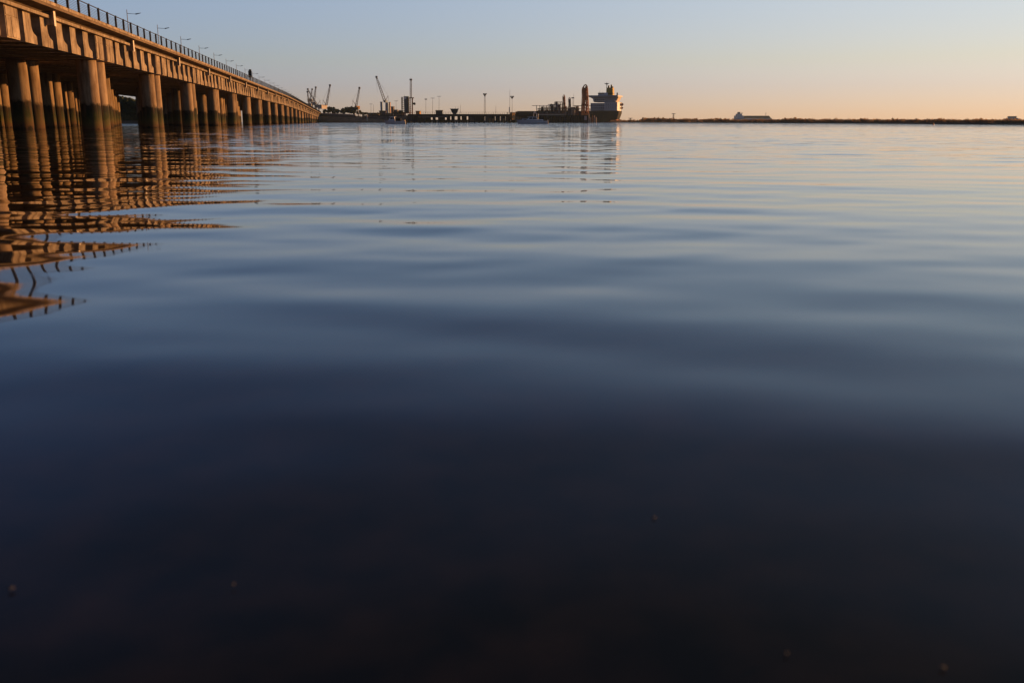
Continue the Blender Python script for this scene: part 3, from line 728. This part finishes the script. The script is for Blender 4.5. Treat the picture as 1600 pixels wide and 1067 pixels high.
for i,(u,lab) in enumerate(((765,'ochre timber dolphin under the pier, leftmost'),(770.5,'pale ochre dolphin under the pier, beside the leftmost'),(786.5,'pale dolphin pile left of the rusty frame'))):
    g = MB(); g.cyl((X(u,515),515,-1),(X(u,515),515,Z(186.5,515)),.42,.38,n=10); g.cyl((X(u,515),515,Z(186.5,515)),(X(u,515),515,Z(185.9,515)),.5,n=10)
    single('mooring_pile', g, M['ochre'], (X(u,515),515,0), lab, 'mooring pile', 'mooring piles along the pier')

# ------------------------------------------------------------------ tanker
D = 765
SB = Vector((X(904,D), D, 0))
ship = thing('tanker_ship', SB, 'black-hulled tanker with pale bridge house and ochre funnel moored at the jetty', 'ship')
SA = R(-17)
def SHP(px, py, pz):   # local: px right/aft metres, py away, pz up
    return Vector((SB.x + px*math.cos(SA) - py*math.sin(SA), SB.y + px*math.sin(SA) + py*math.cos(SA), pz))
PX = D / 1490
def su(u): return (u - 904) * PX / math.cos(SA)
def sz(v): return Z(v, D)
def sbox(g, u0, u1, y0, y1, v0, v1, mi=0):
    vs = [SHP(su(a), b, sz(c)) for c in (v0, v1) for a, b in ((u0,y0),(u1,y0),(u1,y1),(u0,y1))]
    g.add(vs, [(0,3,2,1),(4,5,6,7),(0,1,5,4),(1,2,6,5),(2,3,7,6),(3,0,4,7)], mi)
BE = 20.0
def hull(g, v_lo, v_hi, e=0.0, lo=None, hi=None):
    st = []
    L0, L1 = su(800), su(963.5)
    N = 22
    for i in range(N + 1):
        t = i / N; px = L0 + (L1-L0)*t
        w_ = BE/2 * (min(1, (t/.22))**.6) * (1 if t < .86 else 1-.25*((t-.86)/.14)**2)
        st.append((px, max(w_, .3)))
    def sec(px, w_, vv, last):
        # stern overhang: lower part cut away
        return px
    rings = []
    for px, w_ in st:
        r_ = []; t = (px - L0)/(L1-L0); rise = max(0, (t-.86)/.14)**1.3 * 4.6
        a_, b_ = (v_lo - rise, v_hi) if lo else (v_lo, v_hi - rise)
        for k, v in enumerate((a_, (a_*2+b_)/3, (a_+2*b_)/3, b_)):
            f = (v - 192.5)/(173-192.5); f = max(0, min(1, f))
            t = (px - L0)/(L1-L0)
            aft = (1-f)**1.6 * 3.2 * max(0, (t-.9)/.1)
            wk = w_ * (.90 + .10*f) * (1 - .25*(1-f)*max(0,(t-.85)/.15))
            r_.append((px - aft, 10 - wk - e, v)); 
        rings.append(r_)
    vs = []; 
    for r_ in rings:
        for (a,b,v) in r_: vs.append(SHP(a, b, sz(v)))
        for (a,b,v) in reversed(r_): vs.append(SHP(a, 20 - b, sz(v)))
    n8 = 8; fs = []
    for i in range(N):
        for k in range(8): fs.append((i*8+k, i*8+(k+1)%8, (i+1)*8+(k+1)%8, (i+1)*8+k))
    fs.append(tuple(range(7,-1,-1))); fs.append(tuple(range(N*8, N*8+8)))
    g.add(vs, fs)
g = MB(); hull(g, 191.6, 174.2, lo=True); part('hull', g, M['hull'], ship)
g = MB(); hull(g, 193.8, 191.62); part('boot_topping', g, M['red'], ship)
g = MB(); sbox(g, 806, 962, 4, 16, 174.19, 173.6); part('main_deck', g, M['rust'], ship)
g = MB()
for u in np.arange(905, 962, 3.2):
    p = SHP(su(u), 1.0, sz(174.2)); g.cyl(p, p+Vector((0,0,1.1)), .05, n=4)
p0 = SHP(su(905),1.0,sz(174.2)+1.1); p1 = SHP(su(961),1.0,sz(174.2)+1.1); g.cyl(p0,p1,.05,n=4); part('deck_railing', g, M['shipw'], ship)
house = []
g = MB(); sbox(g, 921, 957, 2, 18, 173.5, 161.5); part('lower_house', g, M['shipg'], ship)
g = MB(); sbox(g, 942, 961.5, 1.2, 18.6, 173.4, 160.2); part('aft_house', g, M['shipw'], ship)
g = MB(); sbox(g, 926, 958.5, 3, 17, 160.1, 152.2); part('upper_house', g, M['shipg'], ship)
g = MB(); sbox(g, 916.5, 962.5, -.5, 20.5, 152.0, 149.6); part('bridge_deck', g, M['shipg'], ship)
g = MB(); sbox(g, 931, 945.5, 5, 15, 149.5, 145.2); wh = part('wheelhouse', g, M['shipw'], ship)
g = MB(); sbox(g, 930.6, 940, 4.7, 5.2, 147.2, 145.9); part('window_band', g, M['glass'], wh)
g = MB()
for v in (154.5, 158, 164, 167.5, 171): sbox(g, 924.5, 942.8, .9, 2.2, v+.35, v-.1)
part('gallery', g, M['shipw'], ship)
for v in (155.8, 164.5, 168.6):
    for u in np.arange(927.5, 942, 3.1):
        pg = MB(); sbox(pg, u, u+1.1, 1.93 if v > 161 else 2.93, 2.5 if v > 161 else 3.5, v+1.2, v); part('window', pg, M['glass'], ship)
for v in (163.0, 167.5):
    for u in np.arange(944.5, 960, 3.3):
        pg = MB(); sbox(pg, u, u+1.0, 1.12, 1.5, v+1.1, v); part('window', pg, M['glass'], ship)
g = MB()
for v in (160.2, 165.6, 170.0): sbox(g, 942.2, 961.6, .7, 1.19, v+.35, v-.05)
for k in range(9):
    for v in (160.2, 165.6, 170.0): sbox(g, 942.6+k*2.3, 942.75+k*2.3, .72, .82, v-.06, v-1.7)
part('gallery', g, M['shipg'], ship)
# right wing brace
g = MB(); p=SHP(su(967.5),6,0)
vsb=[]
for yy in (4,16):
    vsb += [SHP(su(958.6),yy,sz(152.1)),SHP(su(962.0),yy,sz(152.1)),SHP(su(960.4),yy,sz(156)),SHP(su(958.6),yy,sz(159.9))]
g.add(vsb,[(0,1,2,3),(7,6,5,4),(0,4,5,1),(1,5,6,2),(2,6,7,3),(3,7,4,0)]); part('wing_brace', g, M['cream'], ship)
g = MB()
vsb=[]
for yy in (1,18):
    vsb += [SHP(su(918),yy,sz(152.1)),SHP(su(926),yy,sz(152.1)),SHP(su(926),yy,sz(160)),SHP(su(924.6),yy,sz(155)),SHP(su(922),yy,sz(153.3))]
g.add(vsb,[(0,1,2,3,4),(9,8,7,6,5),(0,5,6,1),(1,6,7,2),(2,7,8,3),(3,8,9,4),(4,9,5,0)]); part('wing_brace', g, M['shipw'], ship)
# funnel
g = MB(); vsb=[]
for (u0,u1,y0,y1,v) in ((942.4,953.4,5,13,160.1),(943.2,952.2,6,12,137.5)):
    vsb += [SHP(su(u0),y0,sz(v)),SHP(su(u1),y0,sz(v)),SHP(su(u1),y1,sz(v)),SHP(su(u0),y1,sz(v))]
g.add(vsb,[(3,2,1,0),(4,5,6,7),(0,1,5,4),(1,2,6,5),(2,3,7,6),(3,0,4,7)]); fn = part('funnel', g, M['funnel'], ship)
for u, v in ((945.2,133.8),(949.2,132.6),(951,135.5)):
    g = MB(); p = SHP(su(u),9,sz(138)); g.cyl(p, (p.x,p.y,sz(v)), .75, .6, n=10); part('exhaust_pipe', g, M['black'], fn, smooth=True)
g = MB(); sbox(g, 942.7, 953.1, 5.2, 12.8, 147.2, 145.8); part('funnel_band', g, M['black'], fn)
# mast and radar
g = MB(); p = SHP(su(942.6),8,sz(149)); g.cyl(p,(p.x,p.y,sz(129)),.38,.22,n=8); g.cyl((p.x,p.y,sz(129)),(p.x,p.y,sz(127)),.06,n=4); part('mast', g, M['craneg'], ship)
g = MB(); g.box(p.x-1.9,p.x+1.9,p.y-.2,p.y+.2,sz(131.2),sz(130.4)); g.box(p.x-.9,p.x+.9,p.y-.4,p.y+.4,sz(132.4),sz(131)); part('radar', g, M['craneg'], ship)
g = MB()
for u, v, r_ in ((958.6,145.3,.6),(961,149,.2),(932.3,142,.1),(936,143.5,.1)):
    p = SHP(su(u),8,sz(149.7)); g.cyl(p,(p.x,p.y,sz(v)),r_,n=6)
part('vent', g, M['craneg'], ship)
# lifeboat on the stern and its davit
for v in (163.5, 169.0):
    g = MB(); p = SHP(su(961.5)+1.1, 15, sz(v)); core(g, p, 1.45 if v < 165 else 1.15, np.random.RandomState(5), .9); part('lifeboat', g, M['rust'], ship, smooth=True)
g = MB(); g.cyl(SHP(su(963.2),13.5,sz(174)), SHP(su(963.2),13.5,sz(160)), .18, n=5); g.cyl(SHP(su(961.5),13.5,sz(160.3)), SHP(su(963.2),13.5,sz(160.3)), .14, n=5); part('davit', g, M['cream'], ship)
# forward deck gear, seen above the jetty
g = MB()
for u in np.arange(845, 918, 6): sbox(g, u, u+.8, 8, 9, 173.6, 169+random.uniform(-1,1))
sbox(g, 842, 918, 8.2, 8.8, 170.3, 169.6); part('deck_pipes', g, M['pipe'], ship)

# ------------------------------------------------------------------ loading jetty
D = 560; x = lambda u: X(u, D); z = lambda v: Z(v, D)
jet = thing('loading_jetty', (x(880), D, 0), 'tanker loading jetty with pipe racks on dark piles in front of the ship', 'jetty')
g = MB(); g.box(x(836),x(926),D,D+14,z(183),z(180.4)); part('platform', g, M['dark'], jet)
g = MB(); g.box(x(837),x(882),D-.5,D-.1,z(180.2),z(178.4)); part('walkway_edge', g, M['stone'], jet)
g = MB(); g.box(x(838),x(880),D+.1,D+.5,z(178.3),z(177)); part('pipe_tray', g, M['rust'], jet)
gq = MB(); gq.cyl((0,0,-1),(0,0,z(183)),.4,n=8); mq = gq.mesh('jetty_pile', mats=[M['dark']], smooth=True)
for i in range(34):
    for dy in (1, 6.5, 12): inst('jetty_pile', mq, jet, Vector((x(837)+(x(925)-x(837))*(i+random.uniform(-.2,.2))/33.5, D+dy, 0))-Vector(jet.location))
for i in range(11):
    u = 838+8*i; pg = MB(); pg.box(x(u)+.1,x(u+7.6),D+7.2,D+7.6,z(191),z(183.1)); part('back_panel', pg, M['dark'], jet)
# pipe rack frames
for u in list(np.arange(838.5, 905, 5.2)):
    vt = 165.5 if u < 862 else 163.5 if u < 880 else 170
    g = MB(); g.box(x(u)-.12,x(u)+.12,D+3,D+3.3,z(180.4),z(vt)); g.box(x(u)-.12,x(u)+.12,D+7,D+7.3,z(180.4),z(vt)); g.box(x(u)-.12,x(u)+.12,D+3.3,D+7,z(vt+.8),z(vt)); part('rack_frame', g, M['pipe'], jet)
g = MB(); g.box(x(831),x(867),D+2.9,D+3.4,z(165.6),z(164.9)); part('top_beam', g, M['stone'], jet)
rs = np.random.RandomState(9)
for i, v in enumerate((168,170,172,173.5,175,176.2)):
    g = MB(); g.cyl((x(840 if i else 846),D+3.6+.5*i,z(v)),(x(906+rs.uniform(-3,3)),D+3.6+.5*i,z(v)),.28 if i%2 else .2,n=8); part('pipe', g, M['pipe' if i%3 else 'rust'], jet, smooth=True)
# machinery clutter standing on the platform
for i,(u0,u1,v0,m_) in enumerate(((857,866,166.5,'pipe'),(867,879,162.5,'pipe'),(868,872,161,'shipg'),(882,886,164.5,'shipg'),(846,852,170.5,'pipe'),(853,857,172,'shipg'),(888,892,170,'rust'),(893,898,172,'rust'),(899,905,169.5,'rust'),(873,875,168,'cream'))):
    g = MB(); y0 = D+4+rs.uniform(0,3); zt = z(v0)+1.2; zb = z(180.4)
    if u1-u0 > 4:      # open steel frame with vessels and pipes inside
        nc = max(2, int((u1-u0)/2.2))
        for k in range(nc+1):
            xx = x(u0+(u1-u0)*k/nc)
            for yy in (y0, y0+2.5): g.box(xx-.11,xx+.11,yy-.11,yy+.11,zb,zt+rs.uniform(-.4,.5))
        nl = max(2, int((zt-zb)/1.5))
        for k in range(1, nl+1):
            zz = zb+(zt-zb)*k/nl; g.box(x(u0),x(u1),y0-.15,y0+.02,zz-.12,zz+.08); g.box(x(u0),x(u1),y0+2.4,y0+2.6,zz-.12,zz+.08)
            uu = u0+(u1-u0)*rs.uniform(.05,.55); g.box(x(uu),x(uu+(u1-u0)*rs.uniform(.25,.42)),y0+.3,y0+2.1,zz-1.3,zz-.2)
        uu = u0+(u1-u0)*rs.uniform(.2,.7); g.cyl((x(uu),y0+1.2,zb),(x(uu),y0+1.2,zt+.2),.55,n=10)
    else:
        g.box(x(u0),x(u1),y0,y0+1.8,zb,zb+(zt-zb)*.75)
    for k in range(3):
        uu = u0+(u1-u0)*rs.uniform(.1,.9); g.cyl((x(uu),y0+1,zb),(x(uu),y0+1,z(v0-rs.uniform(0,1.2))),.15,n=6)
    part('pump_unit', g, M[m_], jet)
for u in (884,889,893.5,898):
    g = MB(); g.cyl((x(u),D+2,z(180.4)),(x(u),D+2,z(rs.uniform(169,173))),.3,n=8); part('riser', g, M['cream'], jet, smooth=True)
g = MB(); g.box(x(896),x(926),D+4,D+4.5,z(165.8),z(165)); part('gangway', g, M['dark'], jet)
g = MB()
for i in range(23): g.box(x(838+i*4)-.04,x(838+i*4)+.04,D+.2,D+.28,z(180.4),z(180.4)+1.1)
g.box(x(838),x(926),D+.2,D+.28,z(180.4)+1.08,z(180.4)+1.16); part('railing', g, M['pipe'], jet)

def loading_arm(u, v0, wpx, D, label, m='orange'):
    b = Vector((X(u,D), D, Z(180.3,D))); t = Z(v0,D); wd = wpx*D/1490; h = t-b.z
    o = thing('loading_tower', b, label, 'loading tower', 'loading towers on the jetty')
    g = MB(); g.lattice(b, (b.x,D,b.z+h*.92), wd*.95, wd*.5, 9, wd*.055, side=(1,0,0)); part('tower', g, M[m], o)
    g = MB(); g.cyl((b.x-wd*.15,D-.3,b.z),(b.x-wd*.1,D-.3,t-h*.1),wd*.11,n=8); g.cyl((b.x+wd*.2,D-.2,b.z+h*.1),(b.x+wd*.05,D-.2,t-h*.05),wd*.12,n=8); part('riser_pipe', g, M[m], o, smooth=True)
    g = MB(); ps = [(b.x-wd*.35,t-h*.28),(b.x-wd*.36,t-h*.10),(b.x-wd*.18,t-h*.02),(b.x+wd*.05,t),(b.x+wd*.22,t-h*.05),(b.x+wd*.3,t-h*.16),(b.x+wd*.42,t-h*.6),(b.x+wd*.46,b.z+h*.18)]
    for p,q in zip(ps,ps[1:]): g.cyl((p[0],D,p[1]),(q[0],D,q[1]),wd*.085,n=8)
    part('folded_arm', g, M[m], o, smooth=True)
    g = MB(); g.cyl((b.x+wd*.1,D-.5,b.z+h*.55),(b.x+wd*.1,D+.5,b.z+h*.55),wd*.28,n=12); g.box(b.x-wd*.55,b.x+wd*.5,D-.6,D+.6,b.z+h*.32,b.z+h*.36); part('swivel', g, M['rust'], o)
    g = MB(); g.box(b.x-wd*.5,b.x+wd*.5,D-wd*.45,D+wd*.45,b.z,b.z+h*.07); part('base', g, M[m], o)
loading_arm(914, 132.8, 11, 560, 'tall orange loading tower towering beside the ship bridge')
loading_arm(910.2, 136, 5, 566, 'slim orange loading tower tucked behind the left edge of the tall one')
loading_arm(880.8, 148.5, 5.5, 562, 'rust brown loading tower standing on the pipe rack, leftmost', 'orange')
loading_arm(889.6, 152.5, 5, 562, 'small grey loading tower right of the leftmost one', 'pipe')
mast('jetty_mast',896.4,148.5,180,561,'dark thin mast between the small and the tall loading arms','mast','tip',grp=None)
mast('jetty_lamp',895.0,153.5,180,558,'lamp post left of the thin jetty mast','lamp post','box',grp=None)
for u0,v0,m_,lab in ((919.8,179,'stone','tallest pale mooring pile in front of the ship hull'),(922.5,184.5,'stone','short pale mooring pile right of the tallest one'),(925.2,181,'rust','reddish mooring pile in front of the hull'),
                   (928.6,181.5,'stone','pale mooring pile, second from the right in front of the hull'),(931.4,184,'stone','rightmost pale mooring pile in front of the hull')):
    d = 552; g = MB(); g.cyl((X(u0,d),d,-1),(X(u0,d),d,Z(v0,d)),.38,.34,n=10); g.cyl((X(u0,d),d,Z(v0,d)),(X(u0,d),d,Z(v0,d)+.35),.2,n=8)
    single('mooring_pile', g, M[m_], (X(u0,d),d,0), lab, 'mooring pile', 'mooring piles in front of the ship')
o_ = thing('fender_panel',(X(914.5,556),556,1),'pale grey fender panel on the jetty face below the tall loading arm','fender')
g = MB(); g.box(X(912.8,556),X(916.8,556),555.4,556,Z(188,556),Z(181.5,556)); part('panel', g, M['shipg'], o_)
g = MB(); g.box(X(914,556),X(915.6,556),556.004,560.4,Z(184.5,556),Z(183.5,556)); part('bracket', g, M['dark'], o_)

# ------------------------------------------------------------------ motor boats
def motor_boat(u0, u1, D, label, cab, big=False, flip=1):
    x0, x1 = X(u0,D), X(u1,D); L = x1-x0; cx = (x0+x1)/2
    bo = thing('motor_boat', (cx, D, 0), label, 'boat', 'motor boats moored off the pier')
    # hull: bow at the left
    g = MB(); N = 12; bw = L*.17; fb = L*.135 if not big else L*.115
    vs = []
    for i in range(N+1):
        t = i/N; xx = x0 + L*t
        w_ = bw*(min(1,t/.45)**.65); sh = fb*(1.25-.35*t)
        rake = L*.07*(1-t)**3
        for (yy, zz, dx) in ((-.05*w_,-.25,rake*1.2),(-w_*.8,-.05,rake),(-w_*.97,sh*.5,rake*.4),(-w_,sh,0),(w_,sh,0),(w_*.97,sh*.5,rake*.4),(w_*.8,-.05,rake),(.05*w_,-.25,rake*1.2)):
            vs.append((xx+dx, D+yy, zz))
    fs = []
    for i in range(N):
        for k in range(8): fs.append((i*8+k,i*8+(k+1)%8,(i+1)*8+(k+1)%8,(i+1)*8+k))
    fs += [tuple(range(7,-1,-1)), tuple(range(N*8,N*8+8))]; g.add(vs, fs)
    h = part('hull', g, M['white'], bo)
    g = MB(); g.sweep([(-1,0),(-1,.06),(1,.06),(1,0)], lambda p,q,t: (x0+L*t, D + p*bw*1.02*(min(1,max(t,.02)/.45)**.65), fb*(1.25-.35*t)+q-.09), [i/12 for i in range(13)]); part('rubbing_strake', g, M['craneg'], h)
    zd = fb*1.02
    c0, c1, ch = cab
    g = MB(); a,b_ = x0+L*c0, x0+L*c1; wy = bw*.72
    vs = [(a-L*.06,D-wy,zd),(b_,D-wy,zd),(b_,D+wy,zd),(a-L*.06,D+wy,zd),(a+L*.07,D-wy*.85,zd+ch),(b_-L*.02,D-wy*.85,zd+ch),(b_-L*.02,D+wy*.85,zd+ch),(a+L*.07,D+wy*.85,zd+ch)]
    g.add(vs,[(3,2,1,0),(4,5,6,7),(0,1,5,4),(1,2,6,5),(2,3,7,6),(3,0,4,7)]); cb = part('cabin', g, M['white'], bo)
    g = MB(); g.box(a+L*.0,b_+L*.05,D-wy,D+wy,zd+ch+.004,zd+ch+.09); part('cabin_roof', g, M['white'], cb)
    for k in range(2):
        s0 = a+L*.05 + (b_-a-L*.06)*k*.5; s1 = s0+(b_-a-L*.06)*.42
        g = MB(); yy=D-wy*.98
        g.add([(s0,yy-.02,zd+ch*.38),(s1,yy-.02,zd+ch*.38),(s1,yy+wy*.10-.03,zd+ch*.88),(s0+ (L*.02 if k==0 else 0),yy+wy*.10-.03,zd+ch*.88),
               (s0,yy+.1,zd+ch*.38),(s1,yy+.1,zd+ch*.38),(s1,yy+wy*.10+.1,zd+ch*.88),(s0,yy+wy*.10+.1,zd+ch*.88)],[(0,1,2,3),(7,6,5,4),(0,4,5,1),(1,5,6,2),(2,6,7,3),(3,7,4,0)]); part('window', g, M['glass'], cb)
    g = MB()
    for k in range(5):
        t = .06+.065*k; g.cyl((x0+L*t,D-bw*.5*(t/.45)**.6,fb*1.15),(x0+L*t,D-bw*.5*(t/.45)**.6,fb*1.15+.45),.02,n=4)
    g.cyl((x0+L*.03,D,fb*1.2+.5),(x0+L*.34,D-bw*.45,fb*1.15+.45),.02,n=4); part('bow_rail', g, M['galv'], bo)
    g = MB(); g.box(x1-.05,x1+.28,D-.2,D+.2,-.2,fb*1.1); part('outboard_motor', g, M['dark' if not big else 'cream'], bo)
    if big:
        g = MB(); g.box(x0+L*.18,x0+L*.45,D-bw*.55,D+bw*.55,fb*1.0,fb*1.0+.42); cr = part('coach_roof', g, M['white'], bo)
        g = MB(); g.box(x0+L*.24,x0+L*.40,D-bw*.55-.03,D-bw*.5,fb*1.0+.12,fb*1.0+.3); part('window', g, M['glass'], cr)
        g = MB(); q=x0+L*.60; zt=zd+ch
        for dx in (-.5,.5): g.cyl((q+dx,D,zt),(q+dx*.6,D,zt+1.15),.05,n=6)
        g.cyl((q-.5,D,zt+1.1),(q+.5,D,zt+1.1),.05,n=6); g.cyl((q,D,zt+1.1),(q,D,zt+2.2),.03,n=5); g.cyl((q-.4,D,zt+1.3),(q+.1,D,zt+1.3),.12,n=8); part('radar_arch', g, M['white'], bo)
        g = MB(); g.cyl((x0+L*.69,D-bw*.6,zd),(x0+L*.70,D-bw*.6,zt+.9),.05,n=5); part('rod_holder', g, M['white'], bo)
        g = MB(); g.box(x0+L*.66,x0+L*.86,D-bw*.8,D+bw*.8,fb*.9,fb*1.25); part('cockpit_coaming', g, M['white'], bo)
    else:
        g = MB(); g.box(x0+L*.52,x0+L*.78,D-bw*.45,D+bw*.45,zd-.1,zd+.75); part('engine_cover', g, M['black'], bo)
        g = MB(); g.cyl((x0+L*.44,D,zd+ch),(x0+L*.44,D,zd+ch+.9),.025,n=5); part('aerial', g, M['craneg'], bo)
        g = MB(); g.box(x0+L*.84,x0+L*.97,D-bw*.6,D+bw*.6,zd-.12,zd+.28); part('stern_seat', g, M['cream'], bo)
motor_boat(600.5, 634, 268, 'small white motor boat with a short cabin, anchored left of the pier', (.24,.50,1.15))
motor_boat(806.5, 855.5, 268, 'larger white motor cruiser with flybridge rails in front of the jetty', (.36,.66,.85), True)
# one green channel post near the ramp, and the red buoy at right
g = MB(); d=590; g.box(X(573,d),X(574.8,d),d-.3,d+.3,Z(190,d),Z(180,d)); single('channel_post', g, M['cream'], (X(574,d),d,0), 'small pale post standing on the shore left of the small motor boat', 'post')
d = 205; o = thing('channel_buoy', (X(1459,d),d,0), 'tiny red buoy floating off the marsh shore at right', 'buoy')
g = MB(); g.cyl((X(1459,d),d,-.15),(X(1459,d),d,.12),.22,.20,n=12); part('float', g, M['buoy'], o, smooth=True)
g = MB(); g.cyl((X(1459,d),d,.12),(X(1459,d),d,.42),.10,.03,n=8); part('top_mark', g, M['buoy'], o)

# ------------------------------------------------------------------ marsh island at right
mp = [(930,900,.6),(972,640,.55),(1040,560,.5),(1120,480,.5),(1200,420,.48),(1290,350,.45),(1380,290,.42),(1470,240,.4),(1560,205,.4),(1640,185,.38),(1760,165,.38),(2100,140,.38)]
land('marsh', mp, 0, M['mud'], 260)
us = [p[0] for p in mp]; ds = [p[1] for p in mp]
rs = np.random.RandomState(21)
hprof_u = [930,975,1000,1005,1030,1060,1120,1150,1200,1215,1240,1290,1400,1500,1600,2100]
hprof_v = [189,188.3,187.6,185.6,184.8,186.2,186.5,187.3,187.5,186.5,185.6,187.0,187.0,187.2,187.2,187]
def scrub(g, n, lo, hi, back, grow, leafn):
    for i in range(n):
        u = lo + (hi-lo)*(i + rs.uniform(-.5,.5))/n
        Df = float(np.interp(u, us, ds)); D = Df + 4 + rs.uniform(0, back)
        vt = float(np.interp(u, hprof_u, hprof_v)) + (rs.uniform(-.9,.5) if rs.uniform() < .85 else rs.uniform(-2.0,-.9)) - grow + .3*math.sin(u*.11) + .25*math.sin(u*.31+1)
        zt = Z(vt, D); r = zt*.55*rs.uniform(.7,1.1)
        x_ = X(u, D)
        core(g, (x_, D, zt - r*.95), r*.5, rs, .8); clump(g, (x_, D, zt - r*.8), r, rs, int(leafn*1.6), .8)
        clump(g, (x_+rs.uniform(-r,r), D-1.2, zt*.3), zt*.42, rs, leafn, .8)
g = MB(); scrub(g, 150, 935, 1100, 14, 0, 16); scrub(g, 330, 1100, 1420, 12, 0, 16); scrub(g, 420, 1420, 1900, 10, 0, 20)
single('marsh_scrub', g, M['scrub'], (X(1300,360),360,0), 'low brown scrub covering the marsh shore', 'scrub', kind='stuff')
# far faint objects behind the marsh
D = 1500; x = lambda u: X(u, D); z = lambda v: Z(v, D)
o = thing('cargo_ship', (x(1178),D,0), 'distant ship with white house at its left end lying behind the marsh', 'ship')
g = MB(); vs=[]
for yy in (0, 24):
    vs += [(x(1152),D+yy,-1),(x(1204),D+yy,-1),(x(1206),D+yy,z(185)),(x(1150),D+yy,z(185.5))]
g.add(vs,[(0,1,2,3),(7,6,5,4),(0,4,5,1),(1,5,6,2),(2,6,7,3),(3,7,4,0)]); part('hull', g, M['shipg'], o)
g = MB(); vs=[]
for yy in (2, 22):
    vs += [(x(1163),D+yy,z(185.2)),(x(1205),D+yy,z(184.9)),(x(1201.5),D+yy,z(181.2)),(x(1163),D+yy,z(181.2))]
g.add(vs,[(0,1,2,3),(7,6,5,4),(0,4,5,1),(1,5,6,2),(2,6,7,3),(3,7,4,0)]); part('cargo_cover', g, M['roof'], o)
g = MB(); g.box(x(1151.5),x(1162.5),D+2,D+22,z(185.4),z(181)); g.box(x(1153.5),x(1160),D+4,D+20,z(181)+.01,z(178)); part('deck_house', g, M['shipw'], o)
g = MB(); g.box(x(1154.6),x(1157.5),D+6,D+14,z(178)+.01,z(175.4)); part('funnel', g, M['craneg'], o)
g = MB(); g.cyl((x(1160.5),D+8,z(178)),(x(1160.5),D+8,z(176)),.8,n=6); g.cyl((x(1198),D+8,z(181)),(x(1198),D+8,z(176)),.35,n=6); part('mast', g, M['craneg'], o)
def pylon(u, v0, D, label):
    b = Vector((X(u,D),D,0)); t = Z(v0,D); o = thing('pylon', b, label, 'mast', None)
    g = MB(); g.lattice((b.x,D,0),(b.x,D,t),1.6,.8,8,.15,side=(1,0,0)); part('lattice', g, M['craneg'], o)
    g = MB(); g.box(b.x-2,b.x+2,D-.2,D+.2,t-.3,t+.2); part('crossbar', g, M['craneg'], o)
pylon(1052, 178, 1000, 'thin faint mast above the marsh left of the distant ship')
pylon(985, 185, 950, 'short faint mast just right of the tanker stern')
D = 1300; x = lambda u: X(u, D); z = lambda v: Z(v, D)
for (us_, lab) in (([(1579,1594,185.6),(1583,1590,184.5),(1585.5,1587.5,182.6)], 'faint stepped building above the marsh near the right edge'),):
    o = thing('far_building', (x(us_[0][0]),D,0), lab, 'building')
    zb = 0
    for (u0,u1,v) in us_:
        g = MB(); g.box(x(u0),x(u1),D,D+20,zb,z(v)); part('wall', g, M['shipg'], o); zb = z(v)+.01
    g = MB(); u0,u1,v = us_[-1]; g.box(x(u0)-.4,x(u1)+.4,D-.4,D+20.4,zb,zb+.6); part('roof', g, M['roof'], o)
# ------------------------------------------------------------------ floating specks in the shallows
rs = np.random.RandomState(5)
g = MB()
for (u,v,r_) in ((1473,1047,.0045),(18,922,.006),(365,916,.0026),(1022,811,.0035),(1078,612,.004),(1228,1024,.003)):
    c, s = math.cos(PITCH), math.sin(PITCH); yy = -(v-533.5)/F; dz = -s+yy*c; dy = c+yy*s; k = -CAM_H/dz
    p = Vector(((u-800)/F*k, dy*k, .004)); n_ = 9
    ring = [(p.x+math.cos(6.283*i/n_)*r_*rs.uniform(.6,1.2), p.y+math.sin(6.283*i/n_)*r_*rs.uniform(.6,1.2), p.z) for i in range(n_)]
    g.add(ring + [(p.x,p.y,p.z+.002),(p.x,p.y,p.z-.002)], [(i,(i+1)%n_,n_) for i in range(n_)] + [((i+1)%n_,i,n_+1) for i in range(n_)])
M['foam'] = mat('foam_fleck', (.11,.10,.09), .8)
single('foam_flecks', g, M['foam'], (0,1.2,0), 'few tiny pale flecks floating on the dark near water', 'foam', kind='stuff')

# ------------------------------------------------------------------ haze over the estuary
g = MB(); g.box(-1780, 1780, -1780, 1780, -3.5, 62)
hm = bpy.data.materials.new('haze_air'); hm.use_nodes = True
n_ = hm.node_tree.nodes; n_.remove(n_['Principled BSDF'])
pv = n_.new('ShaderNodeVolumePrincipled'); pv.inputs['Density'].default_value = .00008; pv.inputs['Color'].default_value = (.48,.70,1.0,1); pv.inputs['Anisotropy'].default_value = .25
hm.node_tree.links.new(pv.outputs[0], n_['Material Output'].inputs['Volume'])
hz_o = single('haze', g, hm, (0,0,0), 'thin evening haze over the water', 'haze', kind='stuff')
